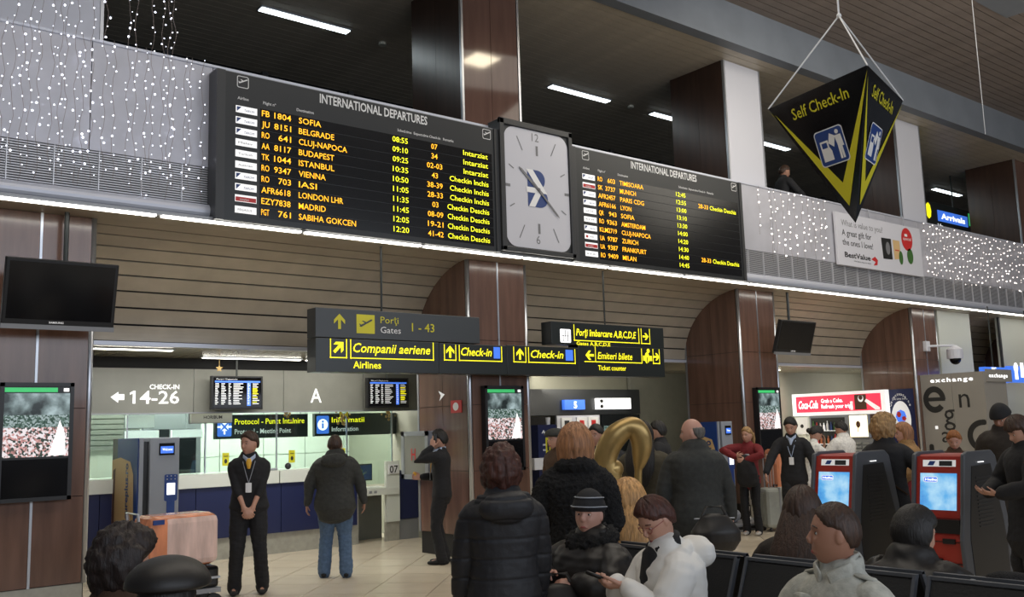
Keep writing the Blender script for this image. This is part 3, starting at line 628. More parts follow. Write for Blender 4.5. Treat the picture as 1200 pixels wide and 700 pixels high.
# signs behind the glass
def bsign(x0, x1, lab, l1_, l2_, icon):
    y = 12.62; t = thing('desk_sign', lab, 'sign', (x0, y, 1.53)); MB().box((x0, y, 1.52), (x1, y+.08, 1.845)).build('panel', 'sign_dark', t, bevel=.004)
    MB().tube([(x0+.1, y+.04, 1.84), (x0+.1, y+.04, 2.5)], .008, 6).tube([(x1-.1, y+.04, 1.84), (x1-.1, y+.04, 2.5)], .008, 6).build('suspension_rods', 'steel_dull', t)
    O3 = Vector((x0+.125, y, 1.685)); m = MB(); m.use('lit_blue').rrect(-.10, -.13, .10, .13, .02, O3, RX, UZ, .003)
    if icon == 'x':
        m.use('lit_white')
        for k in range(4):
            a = 90*k; A = math.radians(a); m.poly([(px_*math.cos(A)-py_*math.sin(A), px_*math.sin(A)+py_*math.cos(A)) for px_, py_ in ((0, .02), (.04, .055), (.012, .05), (.012, .10), (-.012, .10), (-.012, .05), (-.04, .055))], O3, RX, UZ, .005)
    else:
        m.use('lit_white').disc((0, 0), .082, .082, O3, RX, UZ, .004); m.use('lit_blue').rect(-.016, -.055, .016, .02, O3, RX, UZ, .006); m.disc((0, .045), .018, .018, O3, RX, UZ, .006, 12)
    m.use('lit_yellow').text(l1_, (x0+.27, y, 1.715), RX, UZ, .075, width=(x1-x0-.33)*(1 if icon == 'x' else .52), bold=.008, lift=.004)
    m.use('dim_white').text(l2_, (x0+.27, y, 1.585), RX, UZ, .065, width=(x1-x0-.33)*(.80 if icon == 'x' else .42), bold=.014, lift=.004); m.build('lettering', None, t)
bsign(4.99, 6.36, 'lit sign reading Protocol - Punct Intalnire behind the glass', 'Protocol - Punct Intalnire', 'Protocol - Meeting Point', 'x')
bsign(6.47, 7.85, 'lit information sign with white letter i behind the glass', 'Informatii', 'Information', 'i')
# back of the counter room: cabinets, grids, posters
wl = thing('wall_cabinet', 'pale tall wall panelling behind the information counter', 'wall panelling', (4.9, 14.1, 0), kind='structure')
x = 4.95
while x < 7.8:
    for z0, z1 in ((0, .62), (.63, 1.25), (1.26, 1.88), (1.89, 2.45)): pbox('wall_panel', 'inner_wall', (x+.004, 14.12, z0), (x+.70-.004, 14.2, z1), wl)
    x += .705
t = thing('office_window', 'dark office window behind the counter left of the protocol sign', 'window', (4.35, 13.2, .9))
pbox('frame', 'steel_dull', (4.25, 13.3, .3), (5.05, 13.36, 1.95), t); pbox('pane', 'dark_glass', (4.32, 13.29, .95), (4.98, 13.31, 1.68), t)
t = thing('office_screen_wall', 'cream partition wall with slatted shutters left of the dark window', 'partition', (2.6, 13.3, 0))
pbox('board', 'cream_wall', (2.4, 13.32, 0), (4.24, 13.38, 2.4), t)
for i in range(9): pbox('shutter_slat', 'grey_panel', (3.55, 13.29, 1.42+i*.07), (4.2, 13.32, 1.475+i*.07), t)
t = thing('framed_poster', 'red framed poster on the cream partition at the left', 'poster', (2.95, 12.9, 1.3)); 
pbox('frame', 'logo_red', (3.02, 13.27, 1.18), (3.34, 13.31, 1.74), t); pbox('print', 'white_print', (3.05, 13.26, 1.22), (3.31, 13.27, 1.70), t)
MB().box((3.14, 13.255, 1.34), (3.22, 13.26, 1.56)).ball((3.18, 13.258, 1.6), .03, 8, 6).build('figure_print', 'brown_print', t)
def lamp_plate(x0, x1, z0, z1, y, lab, mm='lit_grey_white', txt=None):
    t = thing('lit_desk_plate', lab, 'sign', (x0, y, z0)); pbox('plate', mm, (x0, y, z0), (x1, y+.05, z1), t); pbox('back_shell', 'steel_dull', (x0-.01, y+.05, z0-.01), (x1+.01, y+.07, z1+.01), t)
    MB().tube([((x0+x1)/2, y+.06, z1), ((x0+x1)/2, y+.06, 2.46)], .007, 6).build('suspension_rod', 'steel_dull', t)
    if txt: MB().text(txt, (x0+(x1-x0)*.3, y, z0+.05), RX, UZ, .04, width=(x1-x0)*.45, bold=.02).build('lettering', 'black_print', t)
lamp_plate(3.85, 4.2, 1.70, 1.86, 12.7, 'small pale cyan sign plate, upper, above the wrapping machine', 'dim_white'); lamp_plate(3.86, 4.28, 1.55, 1.66, 12.75, 'pale sign plate above the wrapping machine, lower of two')
lamp_plate(4.45, 4.86, 1.56, 1.66, 12.75, 'small pale sign plate right of the wrapping machine top')
lamp_plate(4.50, 5.05, 1.74, 1.87, 12.2, 'cream overhead plate with black lettering by the protocol sign', 'cream_wall', 'HORIBUM')
# telephone, papers, plant, monitor on the counter
t = thing('telephone', 'dark desk telephone on the white counter behind guard', 'telephone', (5.45, 12.2, 1.085)); MB().box((5.42, 12.1, 1.085), (5.66, 12.28, 1.115)).build('base', 'steel_dull', t, bevel=.01); MB().tube([(5.44, 12.12, 1.14), (5.44, 12.26, 1.14)], .02, 8).build('handset', 'black_plastic', t)
t = thing('desk_fan', 'small dark round device on counter left of walking man', 'device', (5.85, 12.15, 1.085)); MB().ball((5.85, 12.2, 1.13), (.045, .04, .045)).build('head', 'black_plastic', t, smooth=True); 
t = thing('potted_plant', 'leafy plant in terracotta pot on the low desk', 'plant', (6.93, 12.25, .755))
m = MB(); n = 12
m.add([(6.93+r*math.cos(2*math.pi*k/n), 12.2+r*math.sin(2*math.pi*k/n), z) for r, z in ((.05, .755), (.075, .88), (.082, .90)) for k in range(n)], [(i*n+k, i*n+(k+1) % n, (i+1)*n+(k+1) % n, (i+1)*n+k) for i in range(2) for k in range(n)]+[tuple(range(2*n, 3*n))]); m.build('pot', 'terracotta', t)
def leaves(parent, c, N, L, mm='leaf'):
    for i in range(N):
        a = random.uniform(0, 6.28); e = random.uniform(.4, 1.4); l = L*random.uniform(.6, 1); d = Vector((math.cos(a)*math.cos(e), math.sin(a)*math.cos(e), math.sin(e))); s_ = d.cross(UZ).normalized()*l*.13; c_ = Vector(c)
        MB().add([c_, c_+d*l*.5+s_, c_+d*l-UZ*l*.15*math.cos(e), c_+d*l*.5-s_, c_+d*l*.5+UZ*.006], [(0, 1, 4), (1, 2, 4), (2, 3, 4), (3, 0, 4)]).build('leaf', mm, parent)
leaves(t, (6.93, 12.2, .90), 26, .26)
t = thing('desk_monitor', 'dark computer monitor behind the plant on the low desk', 'monitor', (7.25, 12.7, .76)); MB().box((7.12, 12.62, .84), (7.42, 12.66, 1.09)).build('casing', 'black_plastic', t, bevel=.01); MB().box((7.23, 12.63, .755), (7.31, 12.69, .85)).build('stand', 'black_plastic', t); MB().box((7.14, 12.614, .86), (7.40, 12.62, 1.07)).build('screen', 'machine_blue', t)
for i, (x, lab) in enumerate(((4.98, 'yellow notice on the counter glass behind the guard'), (5.93, 'yellow notice on the counter glass left of the walking man'), (6.72, 'yellow notice on the counter glass right of the walking man'))):
    t = thing('yellow_notice', lab, 'notice', (x, 12.33, 1.18)); pbox('sheet', 'yellow_print', (x, 12.338, 1.17), (x+.09, 12.346, 1.34), t); MB().ball((x+.045, 12.337, 1.23), (.02, .003, .03), 8, 6).box((x+.02, 12.334, 1.29), (x+.07, 12.339, 1.30)).build('print', 'black_print', t)
for x, z, lab in ((5.86, 1.90, 'gold festive ornament above the protocol sign'), (6.75, 1.76, 'gold and red festive ornament over the information sign'), (7.50, 1.86, 'gold festive wreath at the right end of the glass')):
    t = thing('festive_ornament', lab, 'ornament', (x, 12.3, z)); m = MB(); rr = random.Random(int(x*100))
    for i in range(26): m.ball((x+rr.gauss(0, .045), 12.29+rr.gauss(0, .02), z+rr.gauss(0, .055)), rr.uniform(.012, .024), 6, 5)
    m.build('baubles', 'gold', t, smooth=True, kind='stuff'); MB().poly([(-.07, .05), (-.01, .0), (-.07, -.04)], (x, 12.27, z+.06), RX, UZ).poly([(.07, .05), (.01, .0), (.07, -.04)], (x, 12.27, z+.06), RX, UZ).build('ribbon', 'yellow_print', t)
t = thing('hanging_star', 'small gold star hanging above the left wall monitor', 'ornament', (4.72, 11.7, 2.35)); q = P(257, 432, Y=11.7)
MB().poly([((.05 if k % 2 == 0 else .022)*math.sin(math.pi*k/5), (.05 if k % 2 == 0 else .022)*math.cos(math.pi*k/5)) for k in range(10)], q, RX, UZ).build('star', 'gold', t); MB().tube([q, (q.x, q.y, 2.56)], .004, 5).build('ribbon', 'gold', t)
# hydrant cabinet, fire sign, white arrow on the side face of the middle column
t = thing('hydrant_cabinet', 'grey hydrant cabinet with glazed door and red letter H', 'cabinet', (6.75, 10.1, .94))
MB().box((6.75, 10.09, .94), (6.905, 10.72, 1.55)).build('casing', 'machine_grey', t, bevel=.006)
for a, b in (((6.735, 10.09, .94), (6.752, 10.16, 1.55)), ((6.735, 10.65, .94), (6.752, 10.72, 1.55)), ((6.735, 10.09, 1.49), (6.752, 10.72, 1.55)), ((6.735, 10.09, .94), (6.752, 10.72, 1.0))): pbox('door_frame', 'steel_dull', a, b, t)
pbox('glass', 'grey_panel', (6.742, 10.16, 1.0), (6.75, 10.65, 1.49), t); MB().text('H', (6.738, 10.43, 1.18), RY, UZ, .15, width=.10, bold=.01, align='c').build('lettering', 'logo_red', t)
t = thing('fire_sign', 'square red fire equipment sign on brown column side', 'sign', (6.90, 9.57, 1.76)); pbox('plate', 'logo_red', (6.895, 9.575, 1.76), (6.905, 9.80, 1.915), t); MB().disc((0, 0), .06, .05, (6.893, 9.69, 1.838), RY, UZ, .001).build('hose_reel_print', 'white_print', t)
t = thing('arrow_sticker', 'small white arrow shaped sticker high on brown column side', 'sticker', (6.90, 10.0, 1.98)); MB().poly([(-.07, .05), (.07, .0), (-.05, -.08), (-.02, -.01)], (6.897, 10.0, 2.0), RY, UZ).build('print', 'dim_white', t)
# ================================================================== BALCONY BANNER
bn = thing('advert_banner', 'white gift advert banner hanging on the balcony front', 'banner', (14.59, 9.03, 4.2))
bx0, bx1, bz0, bz1 = 14.62, 17.50, 4.20, 5.14; yb = 9.04
MB().box((bx0, yb, bz0), (bx1, yb+.05, bz1)).build('board', 'white_panel', bn, bevel=.004)
m = MB(); m.use('grey_print').text('What is value to you?', (14.78, yb, 4.91), RX, UZ, .11, width=1.35); m.use('black_print').text('A great gift for', (14.78, yb, 4.735), RX, UZ, .11, width=.95, bold=.005); m.text('the ones I love!', (14.78, yb, 4.565), RX, UZ, .11, width=.98, bold=.005)
m.text('BestValue', (14.82, yb, 4.35), RX, UZ, .09, width=.83, bold=.025); m.text('the best way to save', (15.1, yb, 4.285), RX, UZ, .03, width=.55)
O4 = Vector((15.78, yb, 4.36)); m.use('logo_red').poly([(-.11, .02), (.02, .08), (.11, .02), (.08, -.07), (-.05, -.09), (.03, -.02)], O4, RX, UZ, .003)
O5 = Vector((0, yb, 0)); m.use('black_print').poly([(16.06, 4.82), (16.40, 4.83), (16.41, 4.44), (16.09, 4.43)], O5, RX, UZ, .003); m.use('grey_print').disc((16.27, 4.64), .075, .12, O5, RX, UZ, .005)
m.use('tan_print').poly([(16.46, 4.82), (16.70, 4.82), (16.71, 4.48), (16.48, 4.45)], O5, RX, UZ, .003); m.use('logo_red').rect(16.52, 4.62, 16.66, 4.64, O5, RX, UZ, .005)
m.use('leaf').disc((16.71, 4.50), .07, .13, O5, RX, UZ, .006); m.disc((17.05, 4.56), .11, .15, O5, RX, UZ, .004); m.use('logo_red').disc((16.98, 4.88), .20, .22, O5, RX, UZ, .004)
m.use('white_print').text('special', (16.98, yb, 4.86), RX, UZ, .06, width=.28, align='c', lift=.006); m.rect(16.9, 4.93, 17.0, 4.98, O5, RX, UZ, .006); m.build('print', None, bn)
MB().tube([(15.75, yb+.02, bz1), (15.75, yb+.04, 5.33)], .006, 6).tube([(16.95, yb+.02, bz1), (16.95, yb+.04, 5.33)], .006, 6).build('suspension_wires', 'steel_dull', bn)
# ================================================================== PYRAMID SIGN
Cc = [Vector((6.20, 4.35, 4.0)), Vector((6.0, 3.37, 4.0)), Vector((6.93, 3.62, 4.0))]; ap = P(1001, 262, D=7.05)
cen = (Cc[0]+Cc[1]+Cc[2])/3; ap = Vector((cen.x, cen.y, P(1001, 262, X=cen.x).z))
pg = thing('hanging_pyramid_sign', 'black and yellow upside-down pyramid self check-in sign on ropes', 'sign', tuple(ap))
MB().add(Cc+[ap], [(0, 2, 1), (0, 1, 3), (1, 2, 3), (2, 0, 3)]).build('shell', 'black_gloss', pg)
for A, B, nm in ((Cc[0], Cc[1], 'l'), (Cc[1], Cc[2], 'r'), (Cc[2], Cc[0], 'b')):
    r = (B-A).normalized(); mid = (A+B)/2; u = (mid-ap).normalized(); H = (mid-ap).length; h = (B-A).length/2
    m = MB(); m.use('yellow_print')
    # yellow V: two tapering bars
    m.poly([(-h*.90, H*.94), (0-.005, H*.13), (0, H*.30)], ap, r, u, .004); m.poly([(h*.98, H*.97), (0, H*.30), (0.0, H*.13), (h*.985, H*.90)][0:1]+[(0, H*.30), (-.005, H*.13)], ap, r, u, .004)
    m.text('Self Check-In', mid-u*H*.155, r, u, H*.082, width=h*1.12, bold=.01, align='c', lift=.005)
    q = mid-u*H*.43
    m.use('white_print').rrect(-.138, -.138, .138, .138, .03, q, r, u, .006); m.use('lit_blue' if 0 else 'machine_blue').rrect(-.13, -.13, .13, .13, .026, q, r, u, .007)
    m.use('white_print').poly([(-.10, -.10), (-.10, .055), (-.02, .055), (-.02, .0), (-.005, -.03), (-.005, -.10)], q, r, u, .009); m.use('machine_blue').rect(-.085, 0, -.035, .04, q, r, u, .010)
    m.use('white_print').poly([(-.02, .03), (.01, .10), (.055, .07), (.025, -.01)], q, r, u, .009); m.disc((.08, .095), .017, .017, q, r, u, .009, 14); m.poly([(.05, .07), (.11, .07), (.118, -.02), (.10, -.02), (.102, -.11), (.083, -.11), (.08, -.03), (.077, -.11), (.058, -.11), (.06, .0)], q, r, u, .009)
    m.build('face_print', None, pg)
top = Vector((cen.x, cen.y, P(983, 13, D=(cen-Vector((0, 0, EYE))).dot(cF)).z))
for c in Cc: MB().tube([c, top], .006, 6).build('rope', 'white_print', pg)
MB().tube([top, (cen.x, cen.y, 8.15)], .008, 6).build('rope', 'white_print', pg); MB().ball(top, .02, 8, 6).build('knot', 'white_print', pg)
# ================================================================== FAIRY LIGHTS
def strand(parent, x, z0, z1, y, dens, mm, wav=.012, r=.012):
    n = max(2, int((z0-z1)*14)); ph = random.uniform(0, 9); pts = [(x+wav*math.sin(ph+i*.9)+random.uniform(-.4, .4)*wav, y-abs(wav*.5*math.sin(i*.7+ph)), z0+(z1-z0)*i/n) for i in range(n+1)]
    s = MB().tube(pts, .0022, 3).build('strand', 'wire', parent)
    b = MB()
    for i in range(int((z0-z1)*dens)):
        t_ = (i+random.random()*.8)/((z0-z1)*dens)*n; k = min(n-1, int(t_)); p = Vector(pts[k]).lerp(Vector(pts[k+1]), t_-k); q = r*random.choice((.55, .8, .8, 1.0, 1.35))
        b.ball((p.x+random.uniform(-.03, .03), p.y-.015, p.z), q, 5, 4)
    bo = b.build('bulbs', mm, parent, kind='stuff'); off = bo.location; bo.parent = s
    me = s.data; return s
lc = thing('light_curtain', 'curtain of cool white fairy lights left of the first board', 'fairy lights', (2.4, 9.05, 4.0))
for i, px in enumerate([-14, 2, 14, 26, 34, 45, 60, 70, 76, 88, 97, 107, 122, 134, 150, 158, 171, 178, 190, 198, 203, 218, 224, 238]):
    x = P(px, 120, Y=9.03).x; hi = px in (14, 34, 45, 70, 76, 88, 107, 128, 150, 158, 178, 190, 198, 203, 60, 122)
    strand(lc, x, 8.1 if hi else 5.33, random.uniform(3.80, 4.0), 9.06 if not hi else 9.045, 10, 'bulb_cool', .016, .0078)
lc2 = thing('light_curtain', 'short curtain of fairy lights right of the second board', 'fairy lights', (13.2, 9.05, 4.0))
for i, px in enumerate([890, 903, 909, 917, 924, 931, 940, 947, 953, 960, 966]):
    strand(lc2, P(px, 230, Y=9.03).x, 5.30, random.uniform(3.95, 4.35) if px > 900 else 4.5, 9.06, 8, 'bulb_warm', .02, .011)
lc3 = thing('light_curtain', 'dense curtain of fairy lights right of the white banner', 'fairy lights', (20, 9.05, 4.0))
for i in range(30):
    px = 1086+i*4.1; strand(lc3, P(px, 290, Y=9.03).x, 5.28, random.uniform(4.0, 4.25), 9.06, 7, 'bulb_warm', .035, .0115)
# ================================================================== BAY 2 and 3 contents
t = thing('shop_fascia', 'dark overhead fascia band deep in the middle bay', 'fascia', (11.5, 13.0, 1.95)); pbox('band', 'board_black', (8.2, 14.605, 1.79), (15.35, 14.9, 2.32), t); struct('trim_5', 'groove', (7.96, 14.55, 0), (12.6, 14.9, 1.77))
t = thing('lit_shop_sign', 'white lit sign deep in the middle bay', 'sign', (13.95, 14.5, 1.9)); pbox('lightbox', 'lit_white', (13.98, 14.52, 1.90), (14.98, 14.6, 2.13), t); MB().disc((14.1, 2.07), .05, .04, (0, 14.52, 0), RX, UZ, .003).disc((14.1, 1.96), .05, .04, (0, 14.52, 0), RX, UZ, .003).build('print', 'black_print', t)
t = thing('lit_shop_sign', 'blue lit sign with white figure left of white lit sign', 'sign', (13.2, 14.5, 1.9)); pbox('lightbox', 'lit_blue', (13.05, 14.52, 1.90), (13.62, 14.6, 2.10), t); MB().text('5', (13.35, 14.52, 1.93), RX, UZ, .13, bold=.03, align='c').build('print', 'lit_white', t)
t = thing('notice_board', 'white posters with red prints on the shop wall', 'poster', (13.3, 14.5, .9)); 
pbox('board', 'white_panel', (12.9, 14.6, 1.0), (14.1, 14.66, 1.78), t)
for i, x in enumerate((13.0, 13.42, 13.75)): pbox('poster', 'white_print', (x, 14.57, 1.2), (x+.28, 14.6, 1.74), t); MB().ball((x+.14, 14.56, 1.36), (.09, .01, .12), 8, 6).box((x+.08, 14.56, 1.56), (x+.2, 14.57, 1.68)).build('print', 'logo_red' if i else 'black_print', t)
t = thing('shop_window', 'dim shop window with scattered displays behind the gold sculpture', 'window', (14.2, 14.5, .8)); pbox('pane', 'dark_glass', (14.15, 14.58, 1.0), (15.3, 14.62, 1.78), t); pbox('display_picture', 'pic_hills', (14.2, 14.57, 1.25), (15.2, 14.58, 1.55), t); pbox('lower_wall', 'grey_panel', (14.15, 14.58, 0), (15.3, 14.7, .85), t); pbox('sill', 'lit_grey_white', (14.15, 14.5, .85), (15.3, 14.6, .92), t)
t = thing('display_stand', 'navy blue display stand with white tray and yellow tag', 'display stand', (9.3, 11, 0))
pbox('panel', 'navy', (9.33, 11, 0), (9.70, 11.3, 1.59), t); pbox('tray', 'white_print', (9.16, 10.9, .93), (9.66, 11, 1.10), t); pbox('foot', 'white_print', (9.2, 10.95, 0), (9.7, 11.3, .36), t)
m = MB(); m.use('dim_white').text('Austria', (9.40, 11, 1.46), RX, UZ, .05, width=.22, shear=.3); m.text('service', (9.42, 11, 1.28), RX, UZ, .035); m.text('travel', (9.42, 11, 1.20), RX, UZ, .035); m.use('yellow_print').rect(9.47, 1.16, 9.57, 1.40, (0, 11, 0), RX, UZ, .004); m.use('black_print').rect(9.50, 1.2, 9.54, 1.36, (0, 11, 0), RX, UZ, .006); m.build('print', None, t)
t = thing('paper_cup', 'white paper cup on the dark ledge beside blue stand', 'cup', (9.9, 11.4, 1.6)); MB().tube([(9.62, 11.1, 1.59), (9.62, 11.1, 1.70)], [.03, .037], 12).build('cup', 'white_print', t)
struct('trim_3', 'grey_panel', (15.35, 14.85, 0), (17.55, 14.95, 2.70))
# drinks stand
dx = 17.3
t = thing('drinks_banner', 'red and white lit drinks banner over the stand', 'sign', (dx, 10.1, 1.64))
pbox('lightbox', 'lit_grey_white', (dx, 9.93, 1.63), (dx+.15, 12.05, 2.09), t)
O6 = Vector((dx-.001, 12.05, 1.63)); m = MB()
MT['lit_red'] = mat('lit_red', (0.7, 0.02, 0.05), 0.4, emis=.75, ecol=(0.75, 0.035, 0.07))
m.use('lit_red').rect(.10, .07, 2.03, .40, O6, RY, UZ, .003); m.use('lit_white').text('Coca-Cola', O6+Vector((0, -.16, .15)), RY, UZ, .16, width=.46, bold=.02, shear=.35, lift=.006)
m.text('Grab a Coke.', O6+Vector((0, -.70, .255)), RY, UZ, .08, width=.50, bold=.02, lift=.006); m.text('Refresh your trip.', O6+Vector((0, -.70, .14)), RY, UZ, .08, width=.70, bold=.02, lift=.006)
m.use('brown_print').rect(1.46, .09, 1.72, .39, O6, RY, UZ, .005); m.use('lit_grey_white').disc((1.60, .31), .06, .07, O6, RY, UZ, .007).poly([(1.72, .30), (2.0, .12), (2.0, .08), (1.9, .08), (1.68, .25)], O6, RY, UZ, .006).poly([(1.36, .09), (1.42, .09), (1.42, .26), (1.36, .26)], O6, RY, UZ, .006)
m.use('brown_print').disc((1.60, .33), .045, .05, O6, RY, UZ, .008); m.build('print', None, t)

t = thing('drinks_fridge', 'tall fridge full of bottles under the red banner', 'fridge', (dx, 11.0, 0))
pbox('casing', 'machine_grey', (dx+.06, 10.75, 0), (dx+.5, 11.75, 1.63), t)
pbox('inside', 'board_black', (dx+.05, 10.88, .35), (dx+.06, 11.66, 1.58), t)
for i in range(4): pbox('shelf', 'lit_grey_white', (dx-.005, 10.88, .50+i*.27), (dx+.05, 11.66, .51+i*.27), t)
bc = ['lit_green', 'logo_red', 'white_print', 'leaf', 'logo_blue', 'dim_white', 'terracotta']; q = 0
for i in range(4):
    for j in range(9):
        y = 10.93+j*.082; z = .51+i*.27; h = random.uniform(.15, .2)
        cc = random.choice(bc); bo = MB().tube([(dx+.022, y, z+.001), (dx+.022, y, z+h*.6), (dx+.022, y, z+h*.8), (dx+.022, y, z+h)], [.024, .024, .010, .010], 8).build('bottle', cc)
        tag(bo, {'lit_green': 'green', 'logo_red': 'red', 'white_print': 'white', 'leaf': 'dark green', 'logo_blue': 'dark blue', 'dim_white': 'pale', 'terracotta': 'orange'}[cc]+' bottle on the '+('lowest', 'second lowest', 'second highest', 'top')[i]+' fridge shelf, '+('far right', 'eighth from left', 'seventh from left', 'sixth from left', 'middle', 'fourth from left', 'third from left', 'second from left', 'far left')[j], 'bottle', 'bottles in the drinks fridge')
t = thing('lit_menu_box', 'yellow glowing square menu box beside the drinks fridge', 'sign', (dx, 10.4, 1.2)); pbox('lightbox', 'tube_light' if 0 else 'warm_sign' if 0 else 'lit_cream', (dx, 10.36, 1.185), (dx+.08, 10.74, 1.605), t) if 'lit_cream' in MT else None
mat('lit_cream', (1, .9, .6), .5, emis=1.1, ecol=(1.0, .86, .55)); pbox('lightbox', 'lit_cream', (dx, 10.36, 1.185), (dx+.08, 10.74, 1.605), t); pbox('frame', 'machine_grey', (dx+.02, 10.34, 1.165), (dx+.1, 10.76, 1.625), t)
MB().ball((dx-.002, 10.55, 1.43), (.004, .05, .07), 8, 6).tube([(dx-.002, 10.55, 1.38), (dx-.002, 10.56, 1.28)], .008, 5).build('flame_print', 'brown_print', t)
t = thing('cup_dispenser', 'grey ribbed cup dispenser rack under the glowing box', 'dispenser', (dx, 10.4, .6)); pbox('case', 'steel_dull', (dx+.06, 10.3, 0), (dx+.3, 10.72, 1.15), t)
for i in range(8): pbox('rib', 'steel', (dx+.02, 10.33, .55+i*.07), (dx+.06, 10.5, .585+i*.07), t); pbox('rib', 'steel', (dx+.02, 10.53, .55+i*.07), (dx+.06, 10.69, .585+i*.07), t)
t = thing('white_notice', 'small white notice board at the left end of the stand', 'notice', (dx, 11.8, 1.2)); pbox('board', 'white_print', (dx+.02, 11.72, 1.25), (dx+.05, 12.0, 1.60), t); pbox('panel', 'cream_wall', (dx+.05, 11.7, 0), (dx+.1, 12.05, 1.62), t); MB().disc((0, 0), .04, .04, (dx+.018, 11.86, 1.42), RY, UZ, .001).build('print', 'black_print', t)
t = thing('round_poster', 'dark blue pillar poster with round white picture', 'poster', (17.55, 9.5, .3)); O7 = Vector((17.554, 10.07, 0)); MB().box((17.555, 9.50, .35), (17.585, 10.07, 2.09)).build('board', 'navy', t)
m = MB(); m.use('dim_white').disc((.30, 1.50), .20, .36, O7, RY, UZ, .003); m.use('lit_blue').disc((.30, 1.56), .11, .13, O7, RY, UZ, .005, 8); m.use('logo_red').disc((.26, 1.60), .05, .06, O7, RY, UZ, .007, 6).disc((.36, 1.52), .05, .05, O7, RY, UZ, .007, 5)
m.use('white_print')
for i, chh in enumerate('Delecteaza-te'): a = math.radians(150-i*10); m.text(chh, O7+Vector((-.001, -(.30+.23*math.cos(a)), 1.55+.42*math.sin(a))), RY, UZ, .055, bold=.02, align='c', lift=.004)
m.text('cu ceva bun', O7+Vector((-.001, -.30, 1.885-.0)), RY, UZ, .04, align='c', width=.26, bold=.01, lift=.004); m.build('print', None, t)
# ================================================================== EXCHANGE BOOTH
eb = thing('exchange_booth', 'grey exchange booth wall with large letters beside the fourth column', 'booth', (17.7, 8.3, 0))
ex = 17.72; y0_, y1_ = 9.41, 8.20
pbox('wall_panel', 'booth_grey', (ex, (y0_+y1_)/2+.003, 0), (ex+.08, y0_, 2.34), eb); pbox('wall_panel', 'booth_grey', (ex, y1_, 0), (ex+.08, (y0_+y1_)/2-.003, 2.34), eb)
O8 = Vector((ex-.001, y0_, 0))
m = MB(); m.use('lit_white').text('exchange', O8+Vector((0, -.20, 2.185)), RY, UZ, .075, width=.82, bold=.02, space=1.25, lift=.004); m.build('lit_lettering', None, eb)
m = MB(); m.use('black_print'); m.arc((.25, 1.86), .12, .22, 0, 320, O8, RY, UZ, .004, 24, 1.15); m.rect(.06, 1.83, .46, 1.90, O8, RY, UZ, .005); m.build('letter', None, eb); m = MB(); m.use('black_print'); m.text('n', O8+Vector((0, -.72, 1.69)), RY, UZ, .38, width=.20, lift=.004); m.build('letter', None, eb)
for ch_, a_, b_, c_, w_ in (('g', .40, 1.40, .40, .22), ('a', .33, 1.05, .30, .17)): MB().use('black_print').text(ch_, O8+Vector((0, -a_, b_)), RY, UZ, c_, width=w_, lift=.004).build('letter', None, eb)
MB().use('black_print').arc((1.12, 1.16), .20, .30, 95, 265, O8, RY, UZ, .004, 20).rrect(1.08, 1.36, 1.19, 1.46, .04, O8, RY, UZ, .005).rrect(1.08, .86, 1.19, .96, .04, O8, RY, UZ, .005).build('letter', None, eb)
m = MB(); m.use('black_print').rrect(.07, .80, .16, 1.02, .04, O8, RY, UZ, .005); m.build('letter', None, eb)
pbox('lock', 'lit_grey_white', (ex-.01, y0_-.27, 1.30), (ex, y0_-.22, 1.36), eb)
pbox('side_wall', 'booth_grey', (ex+.08, y1_, 0), (ex+.9, y1_+.06, 2.34), eb); pbox('side_sign_band', 'booth_grey', (ex+.08, y1_-.03, 2.15), (ex+1.1, y1_, 2.38), eb)
MB().text('exchange', (ex+.16, y1_-.032, 2.23), RX, UZ, .07, width=.75, bold=.02, space=1.2).build('side_lit_lettering', 'lit_white', eb)
t = thing('blue_lit_sign', 'blue lit hanging sign at the right edge, left of two', 'sign', (19.2, 8.6, 2.2)); q0, q1 = P(1153, 430, Y=8.6), P(1182, 449, Y=8.6); pbox('lightbox', 'lit_blue', (q0.x, 8.6, q1.z), (q1.x, 8.7, q0.z), t); MB().text('WC', (q0.x+.3, 8.598, q1.z+.22), RX, UZ, .08, bold=.03).text('→', (q1.x-.4, 8.598, q1.z+.10), RX, UZ, .16, bold=.02).build('lettering', 'lit_white', t); MB().tube([((q0.x+q1.x)/2, 8.65, q0.z), ((q0.x+q1.x)/2, 8.65, 3.68)], .012, 6).build('rod', 'pole_dark', t)
q2, q3 = P(1183.5, 429, Y=8.6), P(1230, 449, Y=8.6); t = thing('blue_lit_sign', 'blue lit hanging sign at the right edge with white figures', 'sign', (q2.x, 8.6, q3.z)); pbox('lightbox', 'lit_blue', (q2.x, 8.6, q3.z), (q3.x, 8.7, q2.z), t); MB().disc((q2.x+.25, q3.z+.3), .10, .10, (0, 8.598, 0), RX, UZ, .002).rect(q2.x+.18, q3.z+.06, q2.x+.32, q3.z+.22, (0, 8.598, 0), RX, UZ, .002).rect(q2.x+.45, q3.z+.1, q2.x+.6, q3.z+.4, (0, 8.598, 0), RX, UZ, .002).build('figures', 'lit_white', t); MB().tube([(q2.x+1, 8.65, q2.z), (q2.x+1, 8.65, 3.68)], .012, 6).build('rod', 'pole_dark', t)
pbox('wall_right', 'cream_wall', (18.63, 9.42, 2.30), (19.98, 9.5, 3.66), None, kind='structure')
pbox('wall_right_far', 'cream_wall', (21.32, 9.42, 0), (35, 9.5, 3.66), None, kind='structure'); pbox('trim_2', 'board_frame', (21.28, 9.40, 0), (21.34, 9.44, 3.66), None, kind='structure')
d = thing('door_1', kind='structure', loc=(18.7, 9.5, 0)); pbox('leaf', 'steel', (19.0, 9.7, 0), (20.1, 9.75, 2.3), d); pbox('leaf', 'cream_wall', (20.12, 9.7, 0), (21.3, 9.75, 2.45), d)
